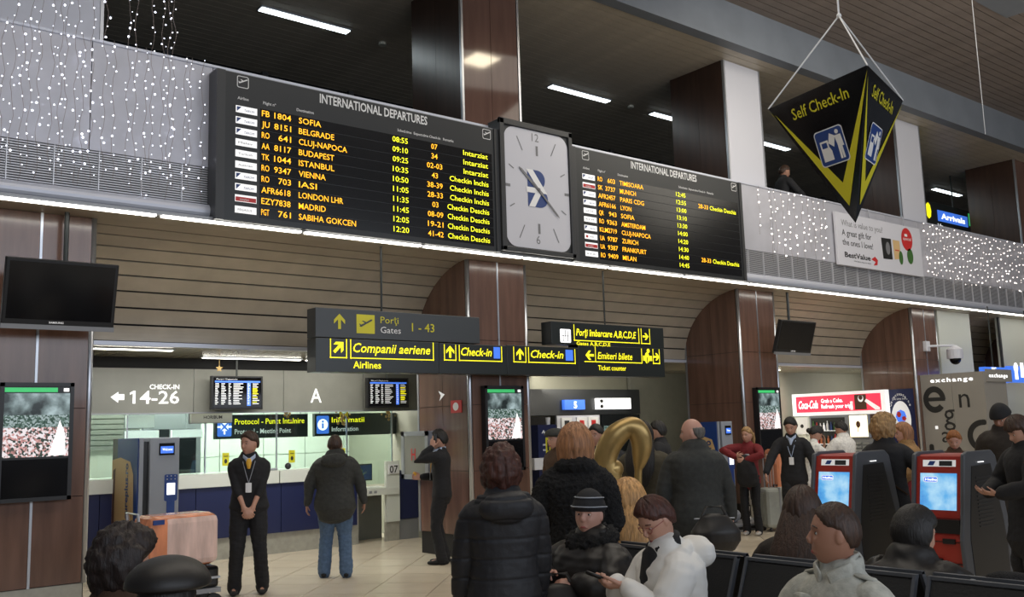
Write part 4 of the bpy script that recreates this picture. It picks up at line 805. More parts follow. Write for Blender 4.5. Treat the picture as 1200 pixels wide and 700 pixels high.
# dome camera
t = thing('dome_camera', 'white dome security camera on a long arm', 'camera', (17.95, 9.4, 3.0)); a0 = P(1087, 406, Y=9.36); a1 = P(1118, 405, Y=9.05)
MB().box((a0.x-.07, 9.34, a0.z-.1), (a0.x+.07, 9.42, a0.z+.1)).build('wall_bracket', 'white_panel', t, bevel=.01); MB().tube([a0, a1], .025, 8).build('arm', 'white_panel', t); b_ = a1-UZ*.16
MB().tube([b_+UZ*.16, b_+UZ*.12, b_+UZ*.08, b_-UZ*.10], [.04, .10, .15, .15], 16).build('housing', 'white_panel', t, smooth=False); MB().ball(b_-UZ*.10, (.11, .11, .12), 14, 8).build('dome', 'black_gloss', t, smooth=True)
# gallery lit sign behind the balcony
t = thing('gallery_sign', 'blue and green lit sign at the back of the gallery', 'sign', (23, 11.2, 6.0)); yy = 11.0
a, b = P(1096, 243, Y=yy), P(1133, 250, Y=yy); b.z = a.z-.42; bk = pbox('sign_body', 'sign_dark', (a.x-.6, yy+.01, b.z-.15), (b.x+1.1, yy+.12, a.z+.12), t); pbox('blue_panel', 'lit_blue', (a.x+.1, yy, b.z+.1), (b.x, yy+.01, a.z-.05), t); pbox('green_panel', 'lit_green', (b.x+.08, yy, b.z+.15), (b.x+.75, yy+.01, a.z+.05), t)
m = MB(); m.use('lit_white').text('Arrivals', (a.x+.25, yy, b.z+.17), RX, UZ, .13, width=1.2, bold=.03, lift=.004).text('P', (b.x+.3, yy, b.z+.2), RX, UZ, .13, bold=.03, lift=.004); m.use('lit_yellow').disc((a.x-.35, b.z+.3), .13, .2, (0, yy, 0), RX, UZ, .003, 8); m.use('lit_white').text('Lifts', (a.x+.05, yy, b.z-.08), RX, UZ, .11, lift=.004); m.build('lettering', None, t); MB().tube([(a.x+1, yy+.05, a.z+.1), (a.x+1, yy+.05, 7.49)], .02, 6).build('rod', 'pole_dark', t)
# ceiling details
t = thing('ceiling_hatch', 'flush access hatch in the hall ceiling at the top right', 'hatch', (12, 4.5, 8.14)); a = P(1175, 2, Z=8.14); pbox('cover', 'beam', (a.x-.5, a.y-.9, 8.135), (a.x+.7, a.y+.25, 8.152), t)
t = thing('hanging_cable', 'thin pale cable hanging from the hall ceiling at right', 'cable', (0, 0, 0)); a = P(1148, 90, D=14); a.z = 8.15; c_ = P(1153, 158, X=a.x); t.location = (a.x, a.y, c_.z); MB().tube([a, (a.x, a.y, c_.z)], .006, 5).build('wire', 'steel_dull', t)
for px_, py_, l in ((448, 51, 'left of the middle column'), (739, 125, 'left of the white upper column')):
    a = P(px_, py_, Z=7.48); t = thing('smoke_detector', 'small round smoke detector on the gallery ceiling '+l, 'smoke detector', (a.x, a.y, 7.45)); MB().tube([(a.x, a.y, 7.49), (a.x, a.y, 7.45)], .06, 14).build('housing', 'cream_wall', t)
# ================================================================== WRAPPING MACHINES
def wrapper(x0, y0, W, D, H, lab, url):
    """grey front facing -Y, blue printed side facing -X"""
    t = thing('wrapping_machine', lab, 'machine', (x0, y0, 0))
    MB().box((x0, y0, .03), (x0+.30, y0+D, H)).build('front_column', 'machine_grey', t, bevel=.006) if 0 else None
    MB().box((x0+W*.26, y0, 0), (x0+W, y0+.40, H)).build('cabinet', 'machine_grey', t, bevel=.008)
    pbox('channel', 'black_plastic', (x0+W*.1, y0+.05, .1), (x0+W*.26, y0+.4, H-.04), t); pbox('edge_strip', 'machine_grey', (x0, y0, 0), (x0+W*.1, y0+.4, H), t)
    MB().box((x0-.012, y0+.02, 0), (x0, y0+D, H)).build('printed_side', 'machine_blue', t); pbox('rear_edge', 'board_black', (x0-.0135, y0+D*.80, 0), (x0+W, y0+D, H), t)
    O9 = Vector((x0-.0145, y0+D, 0)); m = MB(); pr = [(D*.34, -.0), (D*.82, 0.0), (D*.87, H*.45), (D*.84, H*.74), (D*.72, H*.83), (D*.34, H*.86), (.0, H*.84), (0, 0)]
    m.use('tan_print').poly(pr, O9, RY, UZ, .002); m.use('brown_print').poly([(.04, H*.2), (.14, H*.25), (.12, H*.5), (.15, H*.78), (.05, H*.76)], O9, RY, UZ, .004)
    r2, u2 = UZ, -RY
    m.use('logo_blue').text(url, O9+RY*(D*.66)+UZ*(H*.12), r2, u2, .12, width=H*.70, bold=.03, lift=.006)
    m.use('terracotta').text('luggage wrapping for safe travel', O9+RY*(D*.80)+UZ*(H*.18), r2, u2, .03, width=H*.5, lift=.006); m.build('side_print', None, t)
    q = x0+W*.26; W = W*.74+.13; MB().box((q+(W-.13)*.30, y0-.012, H-.20), (q+(W-.13)*.82, y0, H-.065)).build('display', 'black_gloss', t)
    m = MB(); m.use('lit_blue').rect(q+(W-.13)*.34, H-.18, q+(W-.13)*.78, H-.10, (0, y0-.013, 0), RX, UZ, .001); m.use('lit_white').text('Welcome', (q+(W-.13)*.40, y0-.014, H-.15), RX, UZ, .03, width=(W-.13)*.34, lift=.002); m.build('display_picture', None, t)
    c = q+(W-.13)*.72; MB().rrect(c-.075, H-.72, c+.075, H-.42, .02, (0, y0-.004, 0), RX, UZ).build('control_plate', 'machine_blue', t); pbox('plate_stem', 'machine_blue', (c-.045, y0-.006, H-1.0), (c+.045, y0, H-.72), t)
    pbox('touch_screen', 'lit_white', (c-.045, y0-.012, H-.65), (c+.045, y0, H-.52), t); m = MB()
    for i in range(6): m.ball((c-.045+(i % 3)*.045, y0-.008, H-.44-(i//3)*.035), .008, 6, 4)
    m.build('buttons', 'steel', t); return t
wx = P(163, 550, Y=11.1).x; wrapper(wx, 11.1, P(210, 550, Y=11.1).x-wx, P(133, 550, X=wx).y-11.1, P(190, 513, Y=11.1).z, 'grey and blue luggage wrapping machine left of the guard', 'www.secureplus.ro')
wx = P(844, 550, Y=9.3).x; w2 = wrapper(wx, 9.3, P(861, 550, Y=9.3).x-wx, P(817, 500, X=wx).y-9.3, 1.56, 'grey and blue luggage wrapping machine before the third column', 'www.secureplus.ro')
t = thing('scale_platform', 'low metal weighing platform beside the second wrapping machine', 'platform', (11.2, 8.8, 0)); MB().box((10.9, 8.75, 0), (12.1, 9.25, .10)).build('deck', 'steel_dull', t, bevel=.01); pbox('roller', 'black_plastic', (10.9, 8.73, .03), (12.1, 8.76, .07), t)
t = thing('film_roll', 'small clear plastic film rolls on the platform', 'film', (11.6, 8.9, .1)); MB().tube([(11.5, 8.95, .13), (11.62, 8.95, .13), (11.6, 8.97, .3), (11.52, 8.97, .32)], .035, 8).build('tube', 'white_print', t, smooth=True); MB().ball((11.3, 9.0, .2), (.12, .1, .10), 10, 7).build('crumpled_film', 'dim_white' if 0 else 'machine_grey', t)
# ================================================================== SCULPTURE
t = thing('bronze_sculpture', 'polished golden arched sculpture with bulging knee-like forms', 'sculpture', (5.2, 4.95, .4))
def sp(px, py): return P(px, py, D=7.0)
SPn = [(733, 690, 18, .9), (732, 640, 16, .9), (727, 600, 12, .9), (720, 578, 12, 1), (714, 557, 15, 1), (709, 541, 14, 1), (713, 525, 14, 1), (722, 511, 14, 1), (734, 502, 12, 1), (744, 502, 12.5, 1), (750, 511, 13, 1), (752, 522, 12.5, 1), (751, 534, 10.5, 1), (749, 545, 7, 1), (748, 552, 4.6, 1), (747.5, 575, 4.8, 1), (747, 605, 6, 1), (748, 650, 10, 1), (748, 690, 12, 1)]
from mathutils import geometry
pts = [sp(a, b) for a, b, c, d in SPn]; k = 7.0/FL
base = thing('sculpture_base', 'dark plinth under the golden sculpture', 'plinth', (4.62, 4.52, 0)); bq = sp(741, 690); MB().box((bq.x-.3, bq.y-.3, 0), (bq.x+.3, bq.y+.3, .40)).build('block', 'board_black', base, bevel=.02)
fine = []; rad = []
for i in range(len(pts)-1):
    p0, p1, p2, p3 = pts[max(i-1, 0)], pts[i], pts[i+1], pts[min(i+2, len(pts)-1)]
    for s_ in range(5):
        u_ = s_/5; fine.append(0.5*((2*p1)+(p2-p0)*u_+(2*p0-5*p1+4*p2-p3)*u_*u_+(3*p1-p0-3*p2+p3)*u_**3)); rad.append((SPn[i][2]*(1-u_)+SPn[i+1][2]*u_)*k)
m = MB(); n = 20; vs = []
for i, p in enumerate(fine):
    tt = (fine[min(i+1, len(fine)-1)]-fine[max(i-1, 0)]).normalized(); a = tt.cross(cF).normalized(); b = tt.cross(a)
    vs += [p+(a*math.cos(2*math.pi*q/n)+b*.8*math.sin(2*math.pi*q/n))*rad[i] for q in range(n)]
m.add(vs, [(i*n+q, i*n+(q+1) % n, (i+1)*n+(q+1) % n, (i+1)*n+q) for i in range(len(fine)-1) for q in range(n)]+[tuple(reversed(range(n))), tuple(range((len(fine)-1)*n, len(fine)*n))])
so = m.build('arched_body', 'gold', t, smooth=True)
MB().ball(sp(720, 550), (.075, .06, .07), 16, 12).build('knee_bulge', 'gold', t, smooth=True)
# ================================================================== SELF CHECK-IN KIOSKS (front faces -X)
def kiosk(x0, y0, H, lab, msg):
    t = thing('self_check_in_kiosk', lab, 'kiosk', (x0, y0, 0)); W = .45; Dp = .85
    prof = [(.02, 0), (-.02, .55), (.02, .72), (.12, H-.02), (.18, H), (.55, H), (.62, H-.05), (.74, .70), (.78, .45), (.78, 0)]
    MB().prism([(x0+a+.004, y0+.03, z*.995) for a, z in prof], (0, W-.06, 0)).build('body', 'red_plastic', t)
    for yy in (y0, y0+W-.035): MB().prism([(x0+a+(-.03 if a < .3 else .02), yy, z+(.02 if z > .9 else 0)) for a, z in prof], (0, .035, 0)).build('side_frame', 'kiosk_grey', t, bevel=.012)
    ins = [(.11, .06), (.07, .55), (.10, .72), (.19, H-.10), (.52, H-.09), (.66, .70), (.70, .45), (.70, .06)]
    MB().prism([(x0+a, y0-.004, z) for a, z in ins], (0, .006, 0)).build('side_panel', 'black_plastic', t)
    lv = MB()
    for i in range(14): z = H-.20-i*.03; lv.box((x0+.24, y0-.009, z), (x0+.50, y0-.003, z+.008))
    lv.build('vent_louvres', 'board_black', t)
    MB().prism([(x0+a+.01, y0+.01, z+.012) for a, z in ((.18, H-.02), (.55, H-.02), (.62, H-.07), (.60, H-.08), (.20, H-.05))], (0, W-.02, 0)).build('top_cap', 'kiosk_grey', t, bevel=.01)
    # slanted front: from (.02,.80) to (.12,H-.02)
    A = Vector((x0+.02, y0+W-.03, .72)); u = Vector((.10, 0, H-.74)); L = u.length; u.normalize(); w_ = W-.06
    m = MB(); m.use('red_plastic').rect(0, 0, w_, L, A, RY, u, .004); m.build('front_bezel', None, t)
    m = MB(); m.use('pic_sky').rect(.04, .06, w_-.04, .06+.30, A, RY, u, .010); m.use('lit_grey_white').rrect(.07, .285, .19, .330, .012, A, RY, u, .012); m.use('lit_blue').rrect(.075, .290, .185, .325, .010, A, RY, u, .013)
    m.use('lit_white').text(msg, A+RY*.085+u*.298, RY, u, .018, width=.10, bold=.02, lift=.015); m.build('screen', None, t)
    m = MB(); m.use('dim_white').rect(.06, L-.085, w_-.05, L-.03, A, RY, u, .008); m.use('machine_blue').poly([(.10, L-.075), (.15, L-.075), (.17, L-.04), (.12, L-.04)], A, RY, u, .010); m.use('board_black').rect(.20, L-.08, w_-.08, L-.038, A, RY, u, .010); m.build('header_plate', None, t)
    pbox('shelf_recess', 'black_plastic', (x0-.02, y0+.035, .60), (x0+.08, y0+W-.035, .71), t); m = MB(); m.box((x0-.034, y0+.08, .52), (x0-.01, y0+.18, .56)).box((x0-.03, y0+.2, .38), (x0-.0, y0+.34, .40)); m.build('card_slots', 'black_plastic', t)
    for z in (.53, .36): pbox('front_joint', 'groove', (x0-.02, y0+.035, z), (x0+.02, y0+W-.035, z+.006), t)
    pbox('status_light', 'lit_white', (x0+.3, y0-.008, H-.075), (x0+.4, y0-.004, H-.068), t); return t
kf = P(1003, 600, D=8.25); kiosk(kf.x-.02, kf.y, P(975, 531, D=8.25).z-.02, 'red and grey self check-in kiosk behind the man in pale jacket', 'Hello')
kf = P(1131, 600, D=7.6); kiosk(kf.x-.02, kf.y, P(1105, 531, D=7.6).z-.02, 'red and grey self check-in kiosk at the right edge', 'Hello')
# ================================================================== BENCH SEATS
def bench(x, ys, face, lab, backs=None):
    """row of linked seats along Y; face=-1: sitters face -X"""
    t = thing('airport_bench', lab, 'bench', (x, ys[0], 0)); f = face
    MB().box((x-.03, min(ys)-.25, .30), (x+.03, max(ys)+.25, .36)).build('beam', 'steel_dull', t)
    for y in ys:
        MB().prism([(x-f*.06, y-.205, .37), (x+f*.36, y-.205, .40), (x+f*.38, y-.205, .42), (x+f*.36, y-.205, .435), (x-f*.06, y-.205, .40)], (0, .41, 0)).build('seat', 'seat_black', t, bevel=.01)
        bt = MB().prism([(x-f*.05, y-.205, .42), (x-f*.25, y-.205, .86), (x-f*.262, y-.205, .855), (x-f*.075, y-.205, .42)], (0, .41, 0)).build('backrest', 'seat_black', t, bevel=.01)
        pf = Matrix.Identity(4)
        for yy in (y-.21, y+.195): MB().prism([(x-f*.045, yy, .40), (x-f*.245, yy, .875), (x-f*.27, yy, .87), (x-f*.075, yy, .40)], (0, .015, 0)).build('side_rim', 'steel_dull' if 0 else 'kiosk_grey', t)
        pbox('top_rim', 'kiosk_grey', (min(x-f*.245, x-f*.27), y-.21, .862), (max(x-f*.245, x-f*.27), y+.21, .876), t)
    for y in (min(ys), max(ys)):
        MB().box((x-.03, y-.03, .03), (x+.03, y+.03, .30)).build('leg', 'steel_dull', t); MB().box((x-.3, y-.03, 0), (x+.3, y+.03, .03)).build('foot', 'steel_dull', t)
bench(3.68, [3.80, 3.33, 2.86, 2.39, 1.92, 1.45, .98], -1, 'row of black airport seats facing the camera with white-coated woman')
bench(4.30, [4.3, 3.83, 3.36, 2.89, 2.42, 1.95, 1.48], 1, 'row of black airport seats back to back behind the first row')
bench(.75, [3.9, 3.43, 2.96, 2.49], 1, 'row of black airport seats at the lower left corner')
# ================================================================== LUGGAGE
def cyl_mesh(): pass
def suitcase(c, W, D, H, rz, m1, m2, lab, handle=.0, tilt=0.0, group=None, base_z=0.0):
    t = thing('suitcase', lab, 'suitcase', (c[0], c[1], base_z), rz)
    MB().box((-D/2, -W/2, .05), (D/2, W/2, H)).build('shell', m1, t, local=True, bevel=.05, smooth=False)
    for yy in (-W*.22, 0, W*.22): MB().box((-D/2-.008, yy-.02, .12), (D/2+.008, yy+.02, H-.07)).build('rib', m2, t, local=True, bevel=.006)
    MB().box((-.012, -W/2-.006, .10), (.012, W/2+.006, H+.006)).build('zip_seam', 'steel_dull', t, local=True)
    MB().tube([(0, -.07, H), (0, -.07, H+.035), (0, .07, H+.035), (0, .07, H)], .012, 6).build('grip', 'black_plastic', t, local=True)
    for a in (-1, 1):
        for b in (-1, 1): MB().tube([(a*D*.35-.012, b*W*.4, .03), (a*D*.35+.012, b*W*.4, .03)], .03, 10).build('wheel', 'black_plastic', t, local=True)
    if handle: MB().tube([(-D*.3, -.09, H), (-D*.3, -.09, H+handle), (-D*.3, .09, H+handle), (-D*.3, .09, H)], .008, 6).build('pull_handle', 'steel', t, local=True)
    return t
mat('wrapped_orange', (0.70, 0.26, 0.13), 0.25, noise=0.3, nscale=7, stretch=(1, 1, .3), bump=.6, bscale=26, coat=.5)
mat('wrap_film', (0.72, 0.52, 0.46), 0.2, noise=0.25, nscale=10, stretch=(1, 1, .2), bump=.6, bscale=30, coat=.6)
mat('case_silver', (0.34, 0.36, 0.33), 0.35, noise=.1, nscale=9)
mat('film_clear', (0.5, 0.53, 0.58), 0.15, noise=.35, nscale=18, bump=.8, bscale=30, coat=.6)
trolley = thing('luggage_trolley', 'dark luggage trolley carrying the wrapped orange suitcase', 'trolley', (3.1, 8.75, 0))
MB().box((2.75, 8.55, .17), (3.45, 8.95, .21)).build('deck', 'steel_dull', trolley); MB().tube([(2.8, 8.6, .2), (2.72, 8.6, .9), (2.72, 8.9, .9), (2.8, 8.9, .2)], .014, 6).build('push_bar', 'steel', trolley)
for a in (2.8, 3.4):
    for b in (8.6, 8.9): MB().tube([(a, b-.02, .08), (a, b+.02, .08)], .08, 12).build('wheel', 'black_plastic', trolley)
MB().box((2.8, 8.58, .21), (3.42, 8.92, .40)).build('carried_bag', 'black_plastic', trolley, bevel=.04) if 0 else None
lb = thing('dark_case', 'dark glossy case under the wrapped orange suitcase on the trolley', 'suitcase', (3.1, 8.75, .21)); MB().box((2.78, 8.56, .21), (3.44, 8.94, .40)).build('shell', 'black_gloss', lb, bevel=.03); pbox('stripe', 'steel', (2.775, 8.553, .29), (3.445, 8.56, .31), lb)
oc = thing('wrapped_suitcase', 'orange suitcase wrapped in clear film lying on the trolley', 'suitcase', (3.1, 8.75, .405), .12)
MB().box((-.33, -.19, .0), (.33, .19, .47)).build('shell', 'wrapped_orange', oc, local=True, bevel=.07); MB().box((-.21, -.196, .012), (.335, .196, .455)).build('film_wrap', 'wrap_film', oc, local=True, bevel=.06); MB().box((-.30, -.205, .40), (-.20, -.19, .44)).build('clasp', 'machine_blue', oc, local=True)
cs = P(912, 622, Z=0)
suitcase((cs.x, cs.y), .34, .42, .60, -.6, 'case_silver', 'case_silver', 'silver grey hard suitcase with raised handle beside the red-jacket woman', handle=.42)
fb = thing('film_wrapped_bag', 'upright bag wrapped in clear film beside the silver suitcase', 'bag', (cs.x+.36, cs.y-.22, 0), -.5); MB().box((-.15, -.15, 0), (.15, .15, .62)).build('body', 'film_clear', fb, local=True, bevel=.07); MB().tube([(0, -.05, .61), (0, 0, .66), (0, .05, .61)], .012, 6).build('grip', 'black_plastic', fb, local=True)
suitcase((cs.x+.75, cs.y+.45), .42, .30, 1.12, -.5, 'wrapped_orange', 'wrap_film', 'orange film-wrapped suitcase behind the silver one', handle=.0)
# black holdall carried next to the white-jacket woman
# ================================================================== PEOPLE: builders (metres of a real body, then scaled to the scene)
PS = 0.9
def cmat(name, col, rough=.8, **k):
    if name not in MT: mat(name, col, rough, **k)
    return name
cmat('skin', (0.50, 0.27, 0.19), .5); cmat('skin_tan', (0.36, 0.18, 0.12), .5); cmat('skin_rosy', (0.52, 0.28, 0.21), .5)
cmat('lips', (0.33, 0.08, 0.07), .5); cmat('eye_white', (0.6, 0.58, 0.55), .3); cmat('iris', (0.02, 0.015, 0.01), .2)
def hairm(n, c): mat(n, c, .55, noise=.45, nscale=60, stretch=(1, 1, .12), bump=.5, bscale=110)
for n, c in (('hair_black', (.010, .008, .007)), ('hair_brown', (.045, .022, .013)), ('hair_auburn', (.06, .018, .011)), ('hair_dark', (.018, .010, .008)), ('hair_blonde', (.50, .27, .10)), ('hair_strawberry', (.33, .15, .065)), ('hair_ginger', (.30, .11, .03)), ('hair_grey', (.10, .09, .08)), ('hair_darkblonde', (.34, .20, .08))): hairm(n, c)
def wool(n, c, **k): mat(n, c, .85, noise=.18, nscale=30, bump=.25, bscale=140, **k)
for n, c in (('cloth_black', (.010, .010, .012)), ('cloth_charcoal', (.032, .033, .030)), ('cloth_olive', (.055, .045, .025)), ('cloth_red', (.17, .012, .016)), ('cloth_white', (.72, .70, .66)), ('cloth_cream', (.66, .60, .50)), ('cloth_beige', (.30, .17, .065)), ('cloth_denim', (.075, .125, .21)), ('cloth_pale_denim', (.44, .44, .39)), ('cloth_darkblue', (.012, .016, .035)), ('cloth_brownblack', (.022, .016, .012)), ('shoe_black', (.01, .01, .01)), ('shoe_white', (.45, .43, .4)), ('cloth_brown', (.06, .03, .015))): wool(n, c)
mat('puffy_white', (.74, .72, .68), .6)
mat('puffer_black', (.013, .013, .016), .62, bump=.3, bscale=30); mat('leather_black', (.013, .011, .010), .5, bump=.22, bscale=14)
mat('fur_black', (.010, .009, .009), .9, noise=.5, nscale=90, bump=1.0, bscale=160); mat('shirt_blue', (.42, .50, .66), .7); mat('tie_yellow', (.7, .38, .03), .6)
def sm(x, a, b): t = np.clip((x-a)/(b-a), 0, 1); return t*t*(3-2*t)
def tubeN(pts, rad, side=(0, 1, 0), n=14):
    """closed tube; rad = [(half width along side, half depth)], domed ends"""
    P_ = [np.array(p, float) for p in pts]; R_ = [np.array(r if isinstance(r, (tuple, list)) else (r, r), float) for r in rad]
    d0 = P_[0]-P_[1]; d0 /= np.linalg.norm(d0); d1 = P_[-1]-P_[-2]; d1 /= np.linalg.norm(d1)
    q0, q1 = min(R_[0]), min(R_[-1])
    P2 = [P_[0]+d0*q0*.95, P_[0]+d0*q0*.7]+P_+[P_[-1]+d1*q1*.7, P_[-1]+d1*q1*.95]; R2 = [R_[0]*.25, R_[0]*.72]+R_+[R_[-1]*.72, R_[-1]*.25]
    vs = []
    for i, p in enumerate(P2):
        t = P2[min(i+1, len(P2)-1)]-P2[max(i-1, 0)]; t = t/np.linalg.norm(t); s = np.array(side, float); s = s-t*np.dot(s, t)
        if np.linalg.norm(s) < .15: s = np.array((1., .2, .1)); s = s-t*np.dot(s, t)
        s /= np.linalg.norm(s); b = np.cross(t, s)
        for k in range(n): a = 2*math.pi*k/n; vs.append(p+s*math.cos(a)*R2[i][0]+b*math.sin(a)*R2[i][1])
    L = len(P2); fs = [(i*n+k, i*n+(k+1) % n, (i+1)*n+(k+1) % n, (i+1)*n+k) for i in range(L-1) for k in range(n)]+[tuple(reversed(range(n))), tuple(range((L-1)*n, L*n))]
    return np.array(vs), fs
def ellN(c, r, nu=14, nv=10):
    m = MB().ball(c, tuple(r), nu, nv); return np.array(m.v), m.f
def merge(ps):
    V, F, n = [], [], 0
    for v, f in ps: V.append(v); F += [tuple(i+n for i in q) for q in f]; n += len(v)
    return np.vstack(V), F
def xf(p, M): v, f = p; A = np.array(M); return v @ A[:3, :3].T+A[:3, 3], f
NK = rng.normal(size=(24, 3)); NK /= np.linalg.norm(NK, axis=1)[:, None]; NP = rng.uniform(0, 6.28, 24)
def wob(v, freq, lo=0, hi=8, ph=0.0):
    o = np.zeros(len(v))
    for k in range(lo, hi): o += np.sin((v @ NK[k])*freq*(0.7+.09*k)+NP[k]+ph+1.5*np.sin((v @ NK[(k+9) % 24])*freq*.6+NP[k]))
    return o/math.sqrt(hi-lo)
def normals(me):
    n = np.zeros(len(me.vertices)*3, 'f'); me.vertex_normals.foreach_get('vector', n); return n.reshape(-1, 3)
def remesh(ps, vox, name, m, parent, smooth=3, disp=None, seed=0):
    V, F = merge(ps); me = bpy.data.meshes.new(name); me.from_pydata(V.tolist(), [], F); o = bpy.data.objects.new(name, me); COL.objects.link(o)
    r = o.modifiers.new('r', 'REMESH'); r.mode = 'VOXEL'; r.voxel_size = vox; r.use_smooth_shade = True
    if smooth: s = o.modifiers.new('s', 'SMOOTH'); s.factor = .5; s.iterations = smooth
    dg = bpy.context.evaluated_depsgraph_get(); me2 = bpy.data.meshes.new_from_object(o.evaluated_get(dg)); me2.name = name
    o.modifiers.clear(); o.data = me2; bpy.data.meshes.remove(me)
    if disp is not None:
        v = np.zeros(len(me2.vertices)*3, 'f'); me2.vertices.foreach_get('co', v); v = v.reshape(-1, 3); nn = normals(me2)
        v = v+nn*disp(v)[:, None]; me2.vertices.foreach_set('co', v.astype('f').ravel()); me2.update()
    me2.materials.clear(); me2.materials.append(MT[m]); me2.polygons.foreach_set('use_smooth', [True]*len(me2.polygons)); o.parent = parent; return o
def plain(ps, name, m, parent, smooth=True):
    V, F = merge(ps); me = bpy.data.meshes.new(name); me.from_pydata(V.tolist(), [], F); me.materials.append(MT[m]); me.polygons.foreach_set('use_smooth', [smooth]*len(me.polygons)); me.update()
    o = bpy.data.objects.new(name, me); COL.objects.link(o); o.parent = parent; return o
def sph_dirs(nu, nv):
    th = np.linspace(0, math.pi, nv+1)[1:-1]; ph = np.arange(nu)*2*math.pi/nu; D = [(math.sin(t)*math.cos(p), math.sin(t)*math.sin(p), math.cos(t)) for t in th for p in ph]+[(0, 0, 1), (0, 0, -1)]
    T = len(D)-2; fs = [(j*nu+i, (j+1)*nu+i, (j+1)*nu+(i+1) % nu, j*nu+(i+1) % nu) for j in range(nv-2) for i in range(nu)]+[(T, i, (i+1) % nu) for i in range(nu)]+[(T+1, (nv-2)*nu+(i+1) % nu, (nv-2)*nu+i) for i in range(nu)]
    return np.array(D), fs
def head_pts(D, w=1.0):
    x, y, z = D[:, 0].copy(), D[:, 1].copy(), D[:, 2].copy(); X = .094*x; Y = .074*y*w; Z = .117*z
    dn = np.clip(-z, 0, 1); Y *= 1-.30*dn**2; X = np.where(x < 0, X*(1-.38*dn), X*(1-.05*dn)); X += np.where(x > 0, .010*dn, 0)
    X = np.where(X > .080, .080+(X-.080)*.6, X)
    fr = (x > .2)*1.0
    X -= fr*.013*np.exp(-((np.abs(Y)-.031)/.013)**2-((Z-.006)/.012)**2)
    X += fr*.005*np.exp(-((Z-.030)/.010)**2)*(np.abs(Y) < .05)
    X += fr*.005*np.exp(-((np.abs(Y)-.038)/.015)**2-((Z+.028)/.016)**2)
    X += fr*.008*np.exp(-(Y/.024)**2-((Z+.062)/.018)**2)+fr*.010*np.exp(-(Y/.022)**2-((Z+.100)/.016)**2)
    return np.stack([X, Y, Z], 1)
def head_pieces(T, w=1.0):
    D, F = sph_dirs(40, 28); ps = [(head_pts(D, w), F)]
    ps.append(tubeN([(.078, 0, .022), (.090, 0, .004), (.101, 0, -.018), (.098, 0, -.030)], [(.007, .006), (.008, .008), (.013, .010), (.014, .007)], n=10))
    for s in (-1, 1):
        ps.append(ellN((-.006, s*.075*w, -.004), (.017, .008, .028), 10, 8)); ps.append(tubeN([(.078, s*.022, -.066), (.087, 0, -.063)], [(.004, .006)]*2, side=(0, 0, 1), n=6))
        ps.append(tubeN([(.072, s*.022, -.071), (.083, 0, -.074)], [(.004, .006)]*2, side=(0, 0, 1), n=6))
    return [xf(p, T) for p in ps]
def hair_mesh(T, style, thick, w=1.0, curl=0.0):
    D, F = sph_dirs(64, 44); x, y, z = D[:, 0], D[:, 1], D[:, 2]
    vt = .62*z-.78*x+.26; vl = z-(-.48+.60*np.clip((x+.6)/.6, 0, 1)+.25*np.clip(x, 0, 1)); v = np.minimum(vt, vl)
    if style == 'bald': v = np.minimum(v, np.minimum(.42-z, -.05-x*.55))+.0
    if style in ('bob', 'long', 'curly'): v = np.maximum(v, np.minimum(.34-x-.25*np.clip(-z, 0, 1), z+(.97 if style != 'curly' else .8)))
    if style in ('fringe',): v = np.maximum(v, np.minimum(.25-x, z+.45)); v = np.maximum(v, np.minimum(z-.28, 1.0))
    t = sm(v, -.04, .16)*(thick+.014)-.014
    B = head_pts(D, w); R = np.linalg.norm(B, axis=1); t = t+(.25*thick)*np.clip(z, 0, 1)*(v > 0)
    if style in ('bob', 'long'): t = t+sm(-z, .1, .8)*thick*1.1*(v > 0)
    ang = np.arctan2(y, x)
    if curl: t = t+np.where(v > 0, curl*wob(B, 95, 0, 10)*.5+curl*.5*wob(B, 190, 4, 12), 0)
    else: t = t+np.where(v > 0, (.0022 if thick < .02 else .0045)*np.sin(ang*26+3*z+2*np.sin(ang*7)), 0)
    V = B*(1+t/R)[:, None]; return xf((V, F), T)
def hand_pieces(wr, d, n, side, curl=.5, thumb=1.0, spread=.12, size=1.0):
    """wr wrist, d finger direction, n palm facing, side=+1/-1 where the thumb leaves (along cross(d,n)*side)"""
    wr = np.array(wr, float); d = np.array(d, float); d /= np.linalg.norm(d); n = np.array(n, float); n = n-d*np.dot(n, d); n /= np.linalg.norm(n); s = np.cross(d, n)*side; k = size
    ps = [tubeN([wr-d*.02*k, wr+d*.03*k, wr+d*.085*k], [(.027*k, .019*k), (.038*k, .016*k), (.040*k, .013*k)], side=s, n=12)]
    for i, (o, L) in enumerate(((.030, .070), (.010, .080), (-.010, .075), (-.029, .058))):
        p = wr+d*.078*k+s*o*k; dd = d+s*(o/.03)*spread; dd /= np.linalg.norm(dd); pts = [p-dd*.01*k, p]; a = 0
        for j, seg in enumerate((.42, .32, .26)):
            a += curl*(.7 if j == 0 else 1.0); q = dd*math.cos(a)+n*math.sin(a); p = p+q*L*seg*k; pts.append(p)
        ps.append(tubeN(pts, [.0092*k, .0092*k, .0086*k, .0078*k, .0065*k], side=s, n=8))
    p = wr+d*.025*k+s*.026*k; t1 = s*.75+d*.65+n*.25*thumb; t1 /= np.linalg.norm(t1); t2 = s*.25+d*.85+n*.45*thumb; t2 /= np.linalg.norm(t2)
    ps.append(tubeN([p-t1*.01, p+t1*.038*k, p+t1*.038*k+t2*.03*k, p+t1*.038*k+t2*.052*k], [.0125*k, .0105*k, .0095*k, .0075*k], side=n, n=8)); return ps
